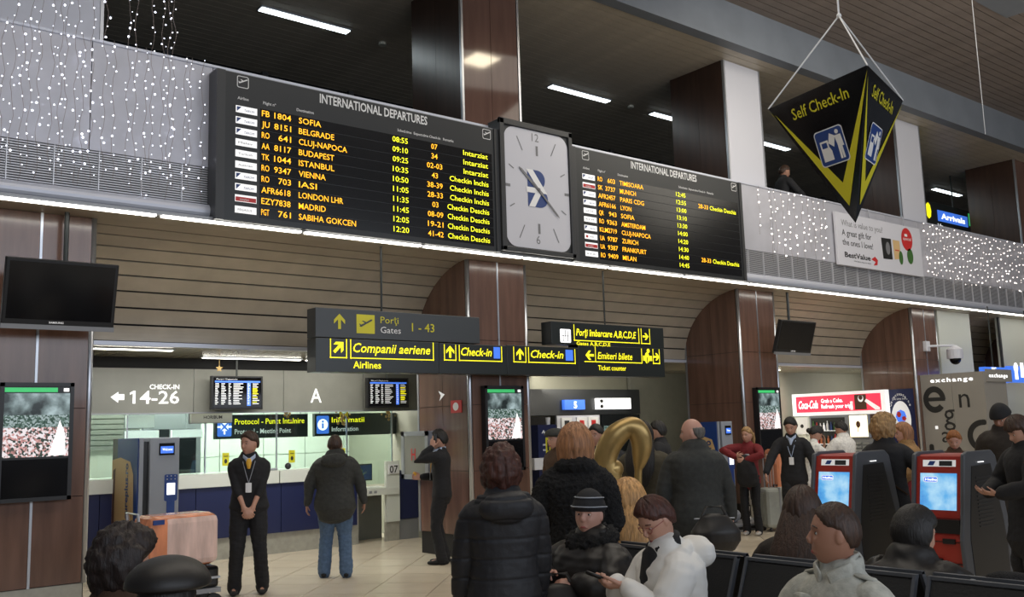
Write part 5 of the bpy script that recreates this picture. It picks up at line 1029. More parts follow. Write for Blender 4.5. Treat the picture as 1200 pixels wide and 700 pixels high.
def ik(a, t, l1, l2, hint):
    a, t, hint = (np.array(q, float) for q in (a, t, hint)); d = t-a; L = np.linalg.norm(d); d /= L; L = min(L, (l1+l2)*.995); x = (l1*l1-l2*l2+L*L)/(2*L); h = math.sqrt(max(0, l1*l1-x*x))
    hp = hint-d*np.dot(hint, d); hp /= np.linalg.norm(hp); return a+d*x+hp*h, a+d*L
def facing_away(px): return YAW-math.atan((px-600)/FL)
NAMEC = {}
def person(label, px, ytop, D=None, feet=None, rel=0, X=None, h=None, sit=False, lean=0, twist=0, head=(0, 0), w=1.0, girth=1.0, vox=.010,
           armL=((.05, .26, .80), (-.4, .8, -.1)), armR=((.05, -.26, .80), (-.4, -.8, -.1)), handL=((.1, 0, -1), (0, -1, 0)), handR=((.1, 0, -1), (0, 1, 0)), curl=.35,
           top=None, bottom='cloth_black', shoes='shoe_black', skin='skin', hs=1.07, hair=('short', .014, 'hair_brown', 0.), base_z=0.0, stride=0.0, foot_w=.10, hands=True, face=True, group=None, world=None, extras=None, seat=.48, skirt=None):
    """top: dict(m, bulk, hem, kind, sleeve, disp)"""
    if feet: b = P(px, feet, Z=base_z); t = P(px, ytop, D=(b-Vector((0, 0, EYE))).dot(cF)); ht = t.z-base_z; loc = (b.x, b.y, base_z)
    else: t = P(px, ytop, D=D) if D else P(px, ytop, X=X); ht = t.z-base_z; loc = (t.x, t.y, base_z)
    fz = facing_away(px)+math.radians(rel) if world is None else math.radians(world)
    S = PS*(h if h else (ht/PS/1.75 if not sit else 1.0))
    r = thing('person', label, 'person', loc, fz, group); r.scale = (S, S, S)
    pz = (seat+.06) if sit else .95
    if sit:  # make head top meet the measured height
        need = ht/S-1.0*(.80*math.cos(math.radians(lean))+pz); pz += need
    Rl = Matrix.Rotation(math.radians(lean), 4, 'Y') @ Matrix.Rotation(math.radians(twist), 4, 'Z'); T0 = Matrix.Translation((0, 0, pz)) @ Rl
    def tp(x, y, z): q = T0 @ Vector((x, y, z-.95)); return np.array(q)
    if (sit or lean > 6):  # keep the head over the placed pixel
        off = tp(0, 0, 1.63); T0 = Matrix.Translation((-off[0], -off[1], 0)) @ T0
    pel = tp(0, 0, .95); g = girth
    hips = [tp(0, s*.09, .93) for s in (1, -1)]
    hc = tp(.02, 0, 1.633); Th = Matrix.Translation(Vector(hc)) @ (Rl.to_3x3().to_4x4()) @ Matrix.Rotation(math.radians(head[0]), 4, 'Z') @ Matrix.Rotation(math.radians(head[1]), 4, 'Y') @ Matrix.Translation((0, 0, .117*(1-hs))) @ Matrix.Diagonal((hs, hs, hs, 1))
    neck = tubeN([tp(-.01, 0, 1.42), tp(-.005, 0, 1.50), hc+np.array(Th.to_3x3() @ Vector((-.02, 0, -.05)))], [(.055*w+.004, .055), (.050*w, .050), (.048, .050)])
    # arms
    arms = []
    for s, (tg, hint) in ((1, armL), (-1, armR)):
        sh = tp(0, s*.168*g**.5, 1.415); el, wr = ik(sh, np.array(tg)+(np.array((0, 0, 0)) if not sit else np.array((0, 0, 0))), .29, .255, hint); arms.append((sh, el, wr))
    # legs
    legs = []
    for k, s in enumerate((1, -1)):
        if sit:
            kn = hips[k]+np.array((.43, s*.03, .01)); an = np.array((kn[0]+.02, kn[1], .09))
            if kn[2]-.09 > .42: pass
        else:
            an = np.array((stride*s*.5+pel[0]*0, s*foot_w, .09+abs(stride)*.06*(s < 0))); kn, an = ik(hips[k], an, .43, .425, (1, 0, 0))
        legs.append((hips[k], kn, an))
    ps = head_pieces(Th, w)+[neck]
    ps.append(tubeN([pel, tp(0, 0, 1.12), tp(0, 0, 1.30), tp(0, 0, 1.42)], [(.12*g, .08*g), (.10*g, .07*g), (.13, .08), (.10, .06)]))
    for (sh, el, wr) in arms: ps.append(tubeN([sh*.8+tp(0, 0, 1.40)*.2, sh, el, wr], [.040, .040, .034, .024], n=10))
    if hands:
        for s, (sh, el, wr), hd in ((1, arms[0], handL), (-1, arms[1], handR)): ps += hand_pieces(wr, hd[0], hd[1], -s if len(hd) < 3 else hd[2], curl)
    for (hp, kn, an) in legs: ps.append(tubeN([hp, kn, an], [.055, .045, .035], n=10)); ps.append(tubeN([an+np.array((-.03, 0, -.03)), an+np.array((.13, 0, -.05))], [(.03, .03), (.03, .02)], n=8))
    remesh(ps, vox*(.62 if hands and vox < .009 else .85), 'body', skin, r, smooth=2)
    # face details
    if face:
        for s in (1, -1):
            e = MB(); e.use('eye_white').ball((.0680, s*.031, .005), (.0115, .0120, .0070), 12, 8, Th); e.use('iris').ball((.0768, s*.031, .005), (.0035, .0065, .0060), 10, 6, Th)
            e.build('eye', None, r, local=True, smooth=True)
            plain([xf(tubeN([(.080, s*.014, .028), (.085, s*.030, .034), (.072, s*.052, .027)], [(.002, .004), (.003, .005), (.002, .003)], side=(0, 0, 1), n=6), Th)], 'eyebrow', hair[2] if hair else 'hair_brown', r)
        plain([xf(tubeN([(.074, -.023, -.068), (.089, -.008, -.0655), (.0895, .008, -.0655), (.074, .023, -.068)], [(.006, .003)]*4, side=(0, 0, 1), n=8), Th)], 'lips', 'lips', r)
    if hair:
        st, th, hm, cu = hair; hp_ = [hair_mesh(Th, st, th, w, cu)]
        if st == 'long' or len(hair) > 9: pass
        plain(hp_, 'hair', hm, r)
        if st == 'long':
            a = hc+np.array(Th.to_3x3() @ Vector((-.06, 0, .0))); pts = [a, a+np.array((-.045, 0, -.12)), tp(-.115*g-.02, 0, 1.42), tp(-.135*g-.03, 0, 1.30), tp(-.13*g-.03, 0, 1.16)]
            v, f = tubeN(pts, [(.10*hs*w, .06), (.125*hs*w, .065), (.14*hs*w, .05), (.13*hs*w, .04), (.07*hs*w, .02)], n=40); 
            vv = v.copy(); v = v+np.stack([.004*np.sin(v[:, 1]*170+8*np.sin(v[:, 2]*9)), .004*np.sin(v[:, 2]*30+v[:, 1]*60), 0*v[:, 0]], 1); plain([(v, f)], 'hair_length', hm, r)
    # trousers
    bm = bottom
    if sit: tr = [tubeN([l[0]+np.array((-.04, 0, 0)), l[0]*.5+l[1]*.5, l[1], l[1]*.5+l[2]*.5, l[2]], [(.095*g, .088), (.088*g, .08), (.07, .07), (.062, .062), (.058, .056)], n=14) for l in legs]
    else: tr = [tubeN([l[0]+np.array((0, 0, .02)), l[0]*.55+l[1]*.45, l[1], l[1]*.5+l[2]*.5, l[2]+np.array((-.01, 0, -.03))], [(.094*g, .102), (.090*g, .092), (.074*g**.6, .076), (.068*g**.6, .072), (.070*g**.6, .080)], n=14) for l in legs]
    tr.append(tubeN([tp(0, 0, .90), tp(0, 0, 1.0), tp(0, 0, 1.06)], [(.165*g, .115*g), (.16*g, .112*g), (.15*g, .105*g)]))
    remesh(tr, vox, 'trousers', bm, r, disp=lambda v: .0045*wob(v, 26, 0, 8)+.002*wob(v*np.array((1, 1, 2.2)), 50, 5, 12))
    for (hp, kn, an) in legs: plain([tubeN([an+np.array((-.07, 0, -.055)), an+np.array((-.02, 0, -.045)), an+np.array((.07, 0, -.055)), an+np.array((.17, 0, -.062))], [(.034, .030), (.040, .042), (.044, .034), (.036, .022)], n=14)], 'shoe', shoes, r)
    # upper garment
    if top:
        bk = top.get('bulk', .012); hem = top.get('hem', .86); kind = top.get('kind', 'sweater')
        zs = [(hem, .178+max(0, .86-hem)*.12, .125+max(0, .86-hem)*.16), ] if not sit else [(.90, .175, .125)]
        for q in ((.93, .172, .122), (1.02, .158, .112), (1.12, .150, .106), (1.24, .165, .116), (1.34, .180, .118), (1.40, .185, .108), (1.445, .150, .085), (1.475, .085, .065)):
            if q[0] > zs[0][0]+.03: zs.append(q)
        if hem < .80 and not sit: zs.insert(1, ((hem+.93)/2, .18, .13))
        pr = [tubeN([tp(-.004 if z < 1.4 else -.008, 0, z) for z, a, b in zs], [((a*g+bk), (b*g+bk)) for z, a, b in zs], n=26)]
        if sit and hem < .85: pr += [tubeN([l[0]+np.array((-.02, 0, .01)), l[0]*.55+l[1]*.45+np.array((0, 0, .01))], [(.10*g+bk, .10+bk), (.095*g+bk, .09+bk)], n=14) for l in legs]
        sb = top.get('sleeve', bk)
        for (sh, el, wr) in arms:
            inn = tp(0, 0, 1.41)*.45+sh*.55; e1 = sh+(el-sh)*.32; qs = [inn*(1-t)**2+sh*2*t*(1-t)+e1*t*t for t in (.3, .55, .8, 1.)]; s1 = qs[0]; s2 = e1; cf = top.get('cuff', .92); cu = el*(1-cf)+wr*cf
            if top.get('short'): cu = el; pr.append(tubeN([inn, s1, s2, sh*.3+el*.7], [.056+sb, .058+sb, .058+sb, .055+sb])); continue
            pr.append(tubeN([inn]+qs+[sh*.4+el*.6, el, el*.5+cu*.5, cu], [(.050+sb), (.058+sb), (.060+sb), (.060+sb), (.059+sb), (.056+sb), (.049+sb), (.043+sb), (.034+sb)], n=16))
        if kind in ('hood', 'puffer'):
            c = tp(-.135*g-.02, 0, 1.44); pr.append(xf(ellN((0, 0, 0), (.085, .15, .085), 18, 12), Matrix.Translation(Vector(c)))); pr.append(tubeN([tp(.06, .09, 1.44), tp(-.04, .13, 1.47), tp(-.14, .0, 1.48), tp(-.04, -.13, 1.47), tp(.06, -.09, 1.44)], [.036]*5, side=(0, 0, 1)))
        if kind in ('coat', 'jacket', 'hood', 'puffer', 'denim'):
            hc_ = 1.49 if kind != 'denim' else 1.505; pr.append(tubeN([tp(.045, .035, hc_-.03), tp(.01, .078, hc_), tp(-.06, .05, hc_+.02), tp(-.075, 0, hc_+.02), tp(-.06, -.05, hc_+.02), tp(.01, -.078, hc_), tp(.045, -.035, hc_-.03)], [((.030, .014) if kind != 'denim' else (.050, .017))]*7, side=(0, 0, 1)))
        if kind == 'fur': pr.append(tubeN([tp(.06, .05, 1.44), tp(.0, .11, 1.49), tp(-.08, .07, 1.51), tp(-.10, 0, 1.51), tp(-.08, -.07, 1.51), tp(.0, -.11, 1.49), tp(.06, -.05, 1.44)], [.050]*7, side=(0, 0, 1)))
        am = top.get('wrinkle', .006)
        iT = np.array(T0.inverted())
        def dsp(v):
            tz = (v @ iT[:3, :3].T+iT[:3, 3])[:, 2]+.95
            d = am*.85*wob(v*np.array((1, 1, 1.5)), 15, 0, 8)+am*.22*wob(v*np.array((1, 1, 2.2)), 38, 6, 14)
            if kind == 'puffer': d = d*.8-.008*np.exp(-(((tz % .11)-.055)/.007)**2)+.004
            if kind == 'fur': d = d+.004*wob(v, 130, 3, 12)+.004*wob(v, 270, 8, 18)
            return d
        remesh(pr, vox, top.get('part', 'jacket'), top['m'], r, disp=dsp, smooth=5)
    if extras: extras(r, tp, Th, arms, legs, hc)
    return r
# ------------------------------------------------------------------ accessories (all in the figure's own frame)
def lanyard(col='machine_grey', badge=True, dx=0.0):
    def f(r, tp, Th, arms, legs, hc):
        plain([tubeN([tp(-.03, .06, 1.48), tp(.09+dx, .065, 1.43), tp(.137+dx, .03, 1.30), tp(.142+dx, 0, 1.20)], [.004]*4, n=6), tubeN([tp(-.03, -.06, 1.48), tp(.09+dx, -.065, 1.43), tp(.137+dx, -.03, 1.30), tp(.142+dx, 0, 1.20)], [.004]*4, n=6)], 'lanyard', col, r)
        if badge: plain([tubeN([tp(.152+dx, 0, 1.20), tp(.152+dx, 0, 1.10)], [(.032, .003)]*2, n=4)], 'badge', 'white_print', r, smooth=False)
    return f
def collar(m='shirt_blue', tie='tie_yellow', dx=0.0):
    def f(r, tp, Th, arms, legs, hc):
        plain([tubeN([tp(.095+dx, .015, 1.445), tp(.06+dx*.6, .058, 1.478), tp(-.02, .07, 1.505), tp(-.065, 0, 1.515), tp(-.02, -.07, 1.505), tp(.06+dx*.6, -.058, 1.478), tp(.095+dx, -.015, 1.445)], [(.026, .009)]*7, side=(0, 0, 1), n=10), tubeN([tp(.085+dx, 0, 1.45), tp(.118+dx, 0, 1.38)], [(.040, .02), (.012, .012)], n=10)], 'shirt_collar', m, r)
        if tie: plain([tubeN([tp(.112+dx, 0, 1.455), tp(.132+dx, 0, 1.42), tp(.138+dx, 0, 1.36)], [(.024, .012), (.030, .010), (.016, .008)], n=10)], 'tie', tie, r)
    return f
def both(*fs):
    def f(*a):
        for q in fs: q(*a)
    return f
def hat_beanie(m, stripes=None, low=.02):
    def f(r, tp, Th, arms, legs, hc):
        D, F = sph_dirs(40, 28); z = D[:, 2]; V = head_pts(D); R = np.linalg.norm(V, axis=1); V = V*(1+np.where(z > low, .026+.012*np.clip(z, 0, 1), -.02)/R)[:, None]; plain([xf((V, F), Th)], 'hat', m, r)
        if stripes:
            for k, zz in enumerate((.30, .62)):
                n = 40; pts = []
                for i in range(n+1): a = 2*math.pi*i/n; d = np.array([[math.cos(a)*math.sqrt(1-zz*zz), math.sin(a)*math.sqrt(1-zz*zz), zz]]); p = head_pts(d)[0]; p = p*(1+(.031+.012*zz)/np.linalg.norm(p)); pts.append(p)
                plain([xf(tubeN(pts, [.004]*(n+1), side=(0, 0, 1), n=6), Th)], 'hat_stripe', stripes, r)
    return f
def glasses():
    def f(r, tp, Th, arms, legs, hc):
        ps = []
        for s in (1, -1):
            n = 16; ps.append(xf(tubeN([(.094-.01*abs(math.cos(a))*(1), s*(.033+.024*math.cos(a)), .003+.017*math.sin(a)) for a in np.linspace(0, 2*math.pi, n)], [.0018]*n, side=(1, 0, 0), n=5), Th)); ps.append(xf(tubeN([(.084, s*.057, .006), (.0, s*.079, .008)], [.0018]*2, n=5), Th))
        ps.append(xf(tubeN([(.096, .010, .006), (.096, -.010, .006)], [.0018]*2, n=5), Th)); plain(ps, 'glasses', 'lips', r)
    return f
def fur_ring(m='fur_black', rad=.055, wide=.11):
    def f(r, tp, Th, arms, legs, hc):
        pts = [tp(.095*math.cos(a)-.01, wide*math.sin(a), 1.495-.03*math.cos(a)) for a in np.linspace(.35, 2*math.pi-.35, 14)]
        remesh([tubeN(pts, [rad]*14, side=(0, 0, 1), n=16)], .011, 'fur_collar', m, r, smooth=1, disp=lambda v: .008*wob(v, 110, 3, 12)+.006*wob(v, 240, 8, 18))
    return f
def bun(m, big=.045):
    def f(r, tp, Th, arms, legs, hc): plain([xf(ellN((-.115, 0, -.02), (big, big, big)), Th)], 'hair_bun', m, r)
    return f
def ponytail(m):
    def f(r, tp, Th, arms, legs, hc): plain([xf(tubeN([(-.10, 0, .02), (-.15, 0, .0), (-.16, 0, -.08), (-.15, 0, -.2)], [.022, .035, .033, .012], n=14), Th)], 'ponytail', m, r)
    return f
def held(r, name, label, cat, ps, m, smooth=True):
    o = plain(ps, name, m, None, smooth); o.location = r.location; o.rotation_euler = r.rotation_euler; o.scale = r.scale; return tag(o, label, cat)
def carried(name, label, cat, loc, rz=0, build=None):
    t = thing(name, label, cat, loc, rz); build(t); return t
# ================================================================== PEOPLE: the figures
CAPR = np.array
person('man in black sweater, blue collar and lanyard standing with clasped hands', 291, 507, feet=696, rel=178, head=(-42, 3), vox=.009, girth=1.16, foot_w=.15, w=1.06,
    armL=((.20, .035, .90), (-.5, .9, -.2)), armR=((.20, -.035, .90), (-.5, -.9, -.2)), handL=((.25, -.55, -.6), (-.9, -.2, -.2)), handR=((.25, .55, -.6), (-.9, .2, -.2)), curl=.55,
    top=dict(m='cloth_black', bulk=.012, hem=.93, part='sweater', cuff=.35, sleeve=.006), hair=('short', .017, 'hair_brown', 0.), extras=both(collar(dx=.022), lanyard(dx=.022)))
person('heavy man in dark hooded jacket and blue jeans walking away from camera', 393, 510, feet=677, rel=-4, girth=1.32, w=1.12, vox=.009, skin='skin_tan', stride=.10, foot_w=.14,
    armL=((.04, .37, .84), (-.3, .9, 0)), armR=((.06, -.38, .84), (-.3, -.9, 0)), top=dict(m='cloth_charcoal', bulk=.03, hem=.84, kind='hood', sleeve=.02, wrinkle=.009), bottom='cloth_denim', hair=('short', .004, 'hair_brown', 0.), face=False)
pm = person('man in black sweater talking on a phone beside the brown column', 519, 505, feet=661, rel=82, head=(5, 4), vox=.009,
    armL=((.10, .115, 1.535), (.25, .35, -1)), armR=((.29, -.12, 1.13), (-.5, -.5, -1)), handL=((-.15, -.1, 1), (-.2, -1, 0), -1), handR=((1, .1, .1), (0, 1, .1), 1), curl=.6,
    top=dict(m='cloth_black', bulk=.012, hem=.88, part='sweater'), hair=('short', .020, 'hair_black', 0.), extras=both(collar(tie=None), lanyard('tie_yellow'), lambda r, tp, Th, arms, legs, hc: (held(r, 'phone', 'dark phone held to the ear of the man by the brown column', 'phone', [tubeN([(.06, .105, 1.60), (.05, .10, 1.70)], [(.012, .024)]*2, n=6)], 'black_plastic'), held(r, 'snack', 'small yellow snack in the hand of the man on the phone', 'snack', [ellN(arms[1][2]+np.array((.09, .0, .045)), (.03, .025, .035))], 'tie_yellow'))))
person('woman in long black quilted hooded coat seen from behind, reddish curly hair', 587, 528, D=4.5, rel=8, girth=1.02, vox=.008, skin='skin',
    armL=((.14, .24, .84), (-.4, .6, 0)), armR=((.16, -.22, .86), (-.4, -.6, 0)), top=dict(m='puffer_black', bulk=.034, hem=.50, kind='puffer', sleeve=.020, part='coat'), hair=('curly', .036, 'hair_auburn', .012), face=False)
person('woman in black fur coat with strawberry blonde bob seen from behind', 673, 503, D=5.65, rel=-6, girth=1.0, w=1.12, vox=.008, skin='skin',
    armL=((.20, .22, .98), (-.5, .5, -.3)), armR=((.22, -.14, 1.0), (-.5, -.4, -.3)), top=dict(m='fur_black', bulk=.035, hem=.55, kind='fur', sleeve=.035, part='fur_coat'), hair=('bob', .036, 'hair_strawberry', 0.), face=False)
# ---- seated, front row
def camera_prop(r, tp, Th, arms, legs, hc):
    a = arms[1][2]; held(r, 'compact_camera', 'small silver camera in the hands of the woman in striped hat', 'camera', [tubeN([a+np.array((.11, .0, .0)), a+np.array((.15, .02, .0))], [(.045, .03)]*2, n=4)], 'steel_dull', False)
person('seated woman in dark leather coat, fur collar and striped knitted hat', 692, 580, D=5.0, world=182, sit=True, lean=-4, head=(22, 0), vox=.008, girth=1.3, w=1.04, hs=1.0,
    armL=((.24, .10, .86), (-.1, 1, -.4)), armR=((.28, -.08, .90), (-.2, -1, -.5)), handL=((.6, -.6, 0), (-.3, -.2, -1)), handR=((.8, .5, .05), (-.3, .3, -1)), curl=.5,
    top=dict(m='leather_black', bulk=.035, hem=.6, kind='coat', sleeve=.028, wrinkle=.010), skin='skin_rosy', hair=('short', .012, 'hair_black', 0.), extras=both(hat_beanie('cloth_black', 'machine_grey', .22), fur_ring(), camera_prop))
def white_props(r, tp, Th, arms, legs, hc):
    plain([tubeN([tp(.10, .0, 1.02), tp(.135, 0, 1.2), tp(.125, 0, 1.36), tp(.07, 0, 1.47)], [(.055, .02), (.065, .02), (.07, .03), (.08, .05)], n=16)], 'black_jumper', 'cloth_black', r)
    plain([tubeN([tp(.05, .055, 1.50), tp(-.03, .085, 1.53), tp(-.07, 0, 1.54), tp(-.03, -.085, 1.53), tp(.05, -.055, 1.50)], [.030]*5, side=(0, 0, 1), n=12)], 'scarf', 'cloth_black', r)
    a = arms[0][2]; plain([tubeN([a+np.array((.10, -.05, .03)), a+np.array((.17, -.08, .06))], [(.028, .008)]*2, side=(0, 1, .2), n=6)], 'phone', 'black_plastic', r) if 0 else held(r, 'phone', 'dark phone in the hands of the woman in white jacket', 'phone', [tubeN([a+np.array((.10, -.05, .03)), a+np.array((.17, -.08, .06))], [(.028, .008)]*2, side=(0, 1, .2), n=6)], 'black_plastic')
    m = MB(); q = tp(.150, .13, 1.27); m.use('logo_red').disc((0, 0), .018, .014, q, (-.25, 1, 0), (0, 0, 1), .028, 10); m.use('lit_blue' if 0 else 'shirt_blue').disc((-.02, -.035), .014, .010, q, (-.25, 1, 0), (0, 0, 1), .028, 10); m.use('grey_print').disc((-.01, .0), .010, .014, q, (-.25, 1, 0), (0, 0, 1), .030, 10); m.build('embroidery', None, r, local=True)
person('seated woman with glasses in white puffy jacket looking down at a phone', 772, 583, D=4.4, world=158, sit=True, lean=8, head=(12, 24), vox=.007, girth=1.12, hs=.98,
    armL=((.23, .05, .93), (-.3, .8, -.9)), armR=((.23, -.06, .93), (-.3, -.8, -.9)), handL=((.85, -.5, -.1), (-.1, -.4, .9)), handR=((.85, .5, -.1), (-.1, .4, .9)), curl=.75,
    top=dict(m='puffy_white', bulk=.032, hem=.84, kind='hood', sleeve=.024, wrinkle=.008), bottom='cloth_denim', hair=('short', .020, 'hair_auburn', 0.), extras=both(glasses(), white_props))
def denim_props(r, tp, Th, arms, legs, hc):
    for s in (1, -1):
        for (z0, z1, dd, nm) in ((1.345, 1.39, .138, 'pocket_flap'), (1.25, 1.345, .140, 'pocket')): plain([tubeN([tp(dd-.01, s*.085, z0), tp(dd-.012, s*.085, z1)], [(.048, .012)]*2, n=4)], nm, 'cloth_pale_denim', r, smooth=False)
        plain([ellN(tp(.150, s*.085, 1.355), (.006, .008, .008), 8, 6)], 'button', 'steel_dull', r); plain([tubeN([tp(.02, s*.10, 1.485), tp(-.0, s*.165, 1.470)], [(.022, .008)]*2, side=(1, 0, 0), n=6)], 'epaulette', 'cloth_pale_denim', r)
    for z in (1.36, 1.27, 1.18, 1.09): plain([ellN(tp(.155 if z < 1.3 else .142, 0, z), (.006, .008, .008), 8, 6)], 'button', 'steel_dull', r)
    plain([tubeN([tp(.085, .030, 1.455), tp(.05, .078, 1.485), tp(-.03, .085, 1.515), tp(-.088, 0, 1.525), tp(-.03, -.085, 1.515), tp(.05, -.078, 1.485), tp(.085, -.030, 1.455)], [(.038, .010)]*7, side=(0, 0, 1), n=12)], 'standing_collar', 'cloth_pale_denim', r)
    plain([tubeN([tp(.06, .03, 1.45), tp(.02, .07, 1.47), tp(.02, -.07, 1.47), tp(.06, -.03, 1.45)], [.022]*4, n=10)], 'navy_undershirt', 'cloth_darkblue', r)
person('seated young man in pale denim jacket with head turned left', 980, 591, D=3.45, world=172, sit=True, lean=-3, head=(-42, 0), vox=.007, girth=1.0, hs=1.03, skin='skin_tan',
    armL=((.26, .16, .72), (-.3, 1, -.4)), armR=((.26, -.14, .72), (-.3, -1, -.4)), handL=((.8, -.4, -.2), (-.3, -.2, -1)), handR=((.8, .4, -.2), (-.3, .2, -1)),
    top=dict(m='cloth_pale_denim', bulk=.020, hem=.86, kind='denim', sleeve=.014, wrinkle=.006), bottom='cloth_darkblue', hair=('short', .007, 'hair_brown', 0.), extras=denim_props)
# ---- seated, back row
person('seated woman with long golden blonde hair seen from behind', 734, 568, X=4.33, world=30, hs=1.15, w=1.12, sit=True, vox=.010, lean=0, top=dict(m='cloth_black', bulk=.03, hem=.84, kind='coat'), hair=('long', .034, 'hair_blonde', 0.), face=False, hands=False,
    armL=((.25, .16, .72), (-.3, 1, -.4)), armR=((.25, -.16, .72), (-.3, -1, -.4)))
person('seated woman with long dark brown hair behind the empty black seats', 938, 577, X=4.40, world=20, hs=1.1, sit=True, vox=.010, lean=2, girth=1.12, top=dict(m='cloth_brownblack', bulk=.03, hem=.84, kind='coat'), hair=('long', .030, 'hair_brown', 0.), face=False, hands=False,
    armL=((.25, .16, .72), (-.3, 1, -.4)), armR=((.25, -.16, .72), (-.3, -1, -.4)))
person('seated person in dark jacket with black tied hair turned away right', 1068, 598, X=4.28, world=2, sit=True, vox=.009, lean=10, girth=1.25, head=(-28, 6), w=1.05, top=dict(m='leather_black', bulk=.04, hem=.84, kind='jacket', wrinkle=.010), hair=('curly', .026, 'hair_black', .002), hands=False,
    armL=((.35, .16, .72), (-.3, 1, -.4)), armR=((.35, -.16, .72), (-.3, -1, -.4)), extras=lambda r, tp, Th, arms, legs, hc: (plain([tubeN([tp(.05, .06, 1.48), tp(-.06, .05, 1.52), tp(-.06, -.05, 1.52), tp(.05, -.06, 1.48)], [.032]*4, side=(0, 0, 1))], 'blue_scarf', 'cloth_darkblue', r), plain([xf(tubeN([(-.09, .05, .03), (-.10, .02, .02)], [.006]*2, n=6), Th)], 'hair_clip', 'white_print', r)))
person('seated woman with dark tousled curly hair at the lower left', 140, 628, X=1.12, rel=-62, sit=True, vox=.010, girth=1.15, head=(-10, 12), top=dict(m='cloth_brown', bulk=.03, hem=.84, kind='coat'), hair=('curly', .042, 'hair_dark', .012), hands=False,
    armL=((.25, .16, .72), (-.3, 1, -.4)), armR=((.25, -.16, .72), (-.3, -1, -.4)))
def brimcap(m):
    def f(r, tp, Th, arms, legs, hc):
        D, F = sph_dirs(36, 24); z = D[:, 2]; V = D*np.array((.135, .125, .085)); V[:, 2] = np.where(z < 0, V[:, 2]*.25, V[:, 2])+.055; plain([xf((V, F), Th)], 'hat', m, r)
    return f
person('person in a wide soft black cap seated at the lower left', 196, 661, X=.98, rel=-10, sit=True, vox=.010, girth=1.1, top=dict(m='cloth_black', bulk=.03, hem=.84, kind='coat'), hair=('short', .012, 'hair_black', 0.), face=False, hands=False, extras=brimcap('leather_black'),
    armL=((.25, .16, .72), (-.3, 1, -.4)), armR=((.25, -.16, .72), (-.3, -1, -.4)))
# ---- standing, middle distance
person('person in olive brown jacket with dark hair behind the golden sculpture', 752, 497, D=8.3, rel=-14, vox=.012, girth=1.1, armL=((.1, .30, .9), (-.4, .9, 0)), armR=((.34, -.28, 1.08), (-.4, -.9, -.4)), top=dict(m='cloth_olive', bulk=.03, hem=.80, kind='jacket', sleeve=.018), hair=('long', .024, 'hair_black', 0.), face=False)
person('balding man in long dark coat standing with his head turned left', 811, 491, D=7.5, rel=12, head=(68, 4), vox=.010, girth=1.2, skin='skin_rosy', armL=((.05, .32, .84), (-.4, .9, 0)), armR=((.05, -.32, .84), (-.4, -.9, 0)), top=dict(m='cloth_charcoal', bulk=.035, hem=.66, kind='coat', sleeve=.02, part='coat'), hair=('bald', .010, 'hair_grey', 0.))
person('far person in dark clothes walking left beyond the golden sculpture', 772, 495, D=11.5, rel=80, vox=.014, stride=.3, top=dict(m='cloth_black', bulk=.03, hem=.82, kind='jacket'), hair=('short', .020, 'hair_black', 0.), hands=True)
person('man in dark olive jacket standing by the lit shop sign', 699, 499, D=10.0, rel=150, vox=.013, top=dict(m='cloth_charcoal', bulk=.025, hem=.84, kind='jacket'), skin='skin_tan', hair=('short', .018, 'hair_black', 0.), armL=((.2, .15, 1.05), (-.4, .9, -.5)))
person('person in grey brown coat and flat cap beyond the blonde woman', 652, 504, D=10.5, rel=120, vox=.014, top=dict(m='cloth_brown', bulk=.03, hem=.75, kind='coat'), hair=('short', .014, 'hair_grey', 0.), extras=brimcap('cloth_charcoal'))
person('person with dark hair half hidden between sculpture and dark jacket man', 716, 506, D=11.2, rel=40, vox=.015, top=dict(m='cloth_black', bulk=.03, hem=.8, kind='jacket'), hair=('bob', .02, 'hair_black', 0.), face=False)
def backpack(r, tp, Th, arms, legs, hc):
    bg = remesh([tubeN([tp(.27, .02, .86), tp(.27, .02, 1.0), tp(.26, .0, 1.16), tp(.25, 0, 1.26)], [(.17, .08), (.18, .11), (.15, .10), (.08, .06)], n=16)], .014, 'backpack', 'cloth_black', None, disp=lambda v: .006*wob(v, 30)); bg.location = r.location; bg.rotation_euler = r.rotation_euler; bg.scale = r.scale; tag(bg, 'black backpack hugged by the young woman in red cardigan', 'backpack'); plain([tubeN([tp(.28, .05, .88), tp(.30, .07, .60)], [.010]*2, n=6)], 'hanging_strap', 'cloth_black', r)
person('young woman in red cardigan and black trousers holding a black backpack', 883, 503, feet=627, rel=168, head=(-20, 6), vox=.011, girth=.9, h=.93, armL=((.30, .02, 1.22), (0, 1, .2)), armR=((.24, -.16, 1.28), (0, -1, .3)), handL=((.3, -1, 0), (-1, 0, 0)), handR=((.3, 1, .2), (-1, 0, 0)),
    top=dict(m='cloth_red', bulk=.016, hem=.84, part='cardigan'), shoes='shoe_white', hair=('short', .014, 'hair_darkblonde', 0.), extras=both(ponytail('hair_darkblonde'), backpack, lambda r, tp, Th, arms, legs, hc: plain([tubeN([tp(.10, 0, .95), tp(.125, 0, 1.1), tp(.125, 0, 1.3)], [(.05, .02)]*3, n=10)], 'grey_top', 'machine_grey', r)))
person('man in black sweater with lanyard looking down near the suitcases', 926, 490, D=12.2, rel=172, head=(-6, 24), vox=.011, armL=((.10, .34, .86), (-.3, .9, 0)), armR=((.30, -.34, .98), (-.3, -.9, -.2)), top=dict(m='cloth_black', bulk=.014, hem=.87, part='sweater'), hair=('short', .018, 'hair_black', 0.), extras=both(collar(tie=None), lanyard('shirt_blue')), skin='skin')
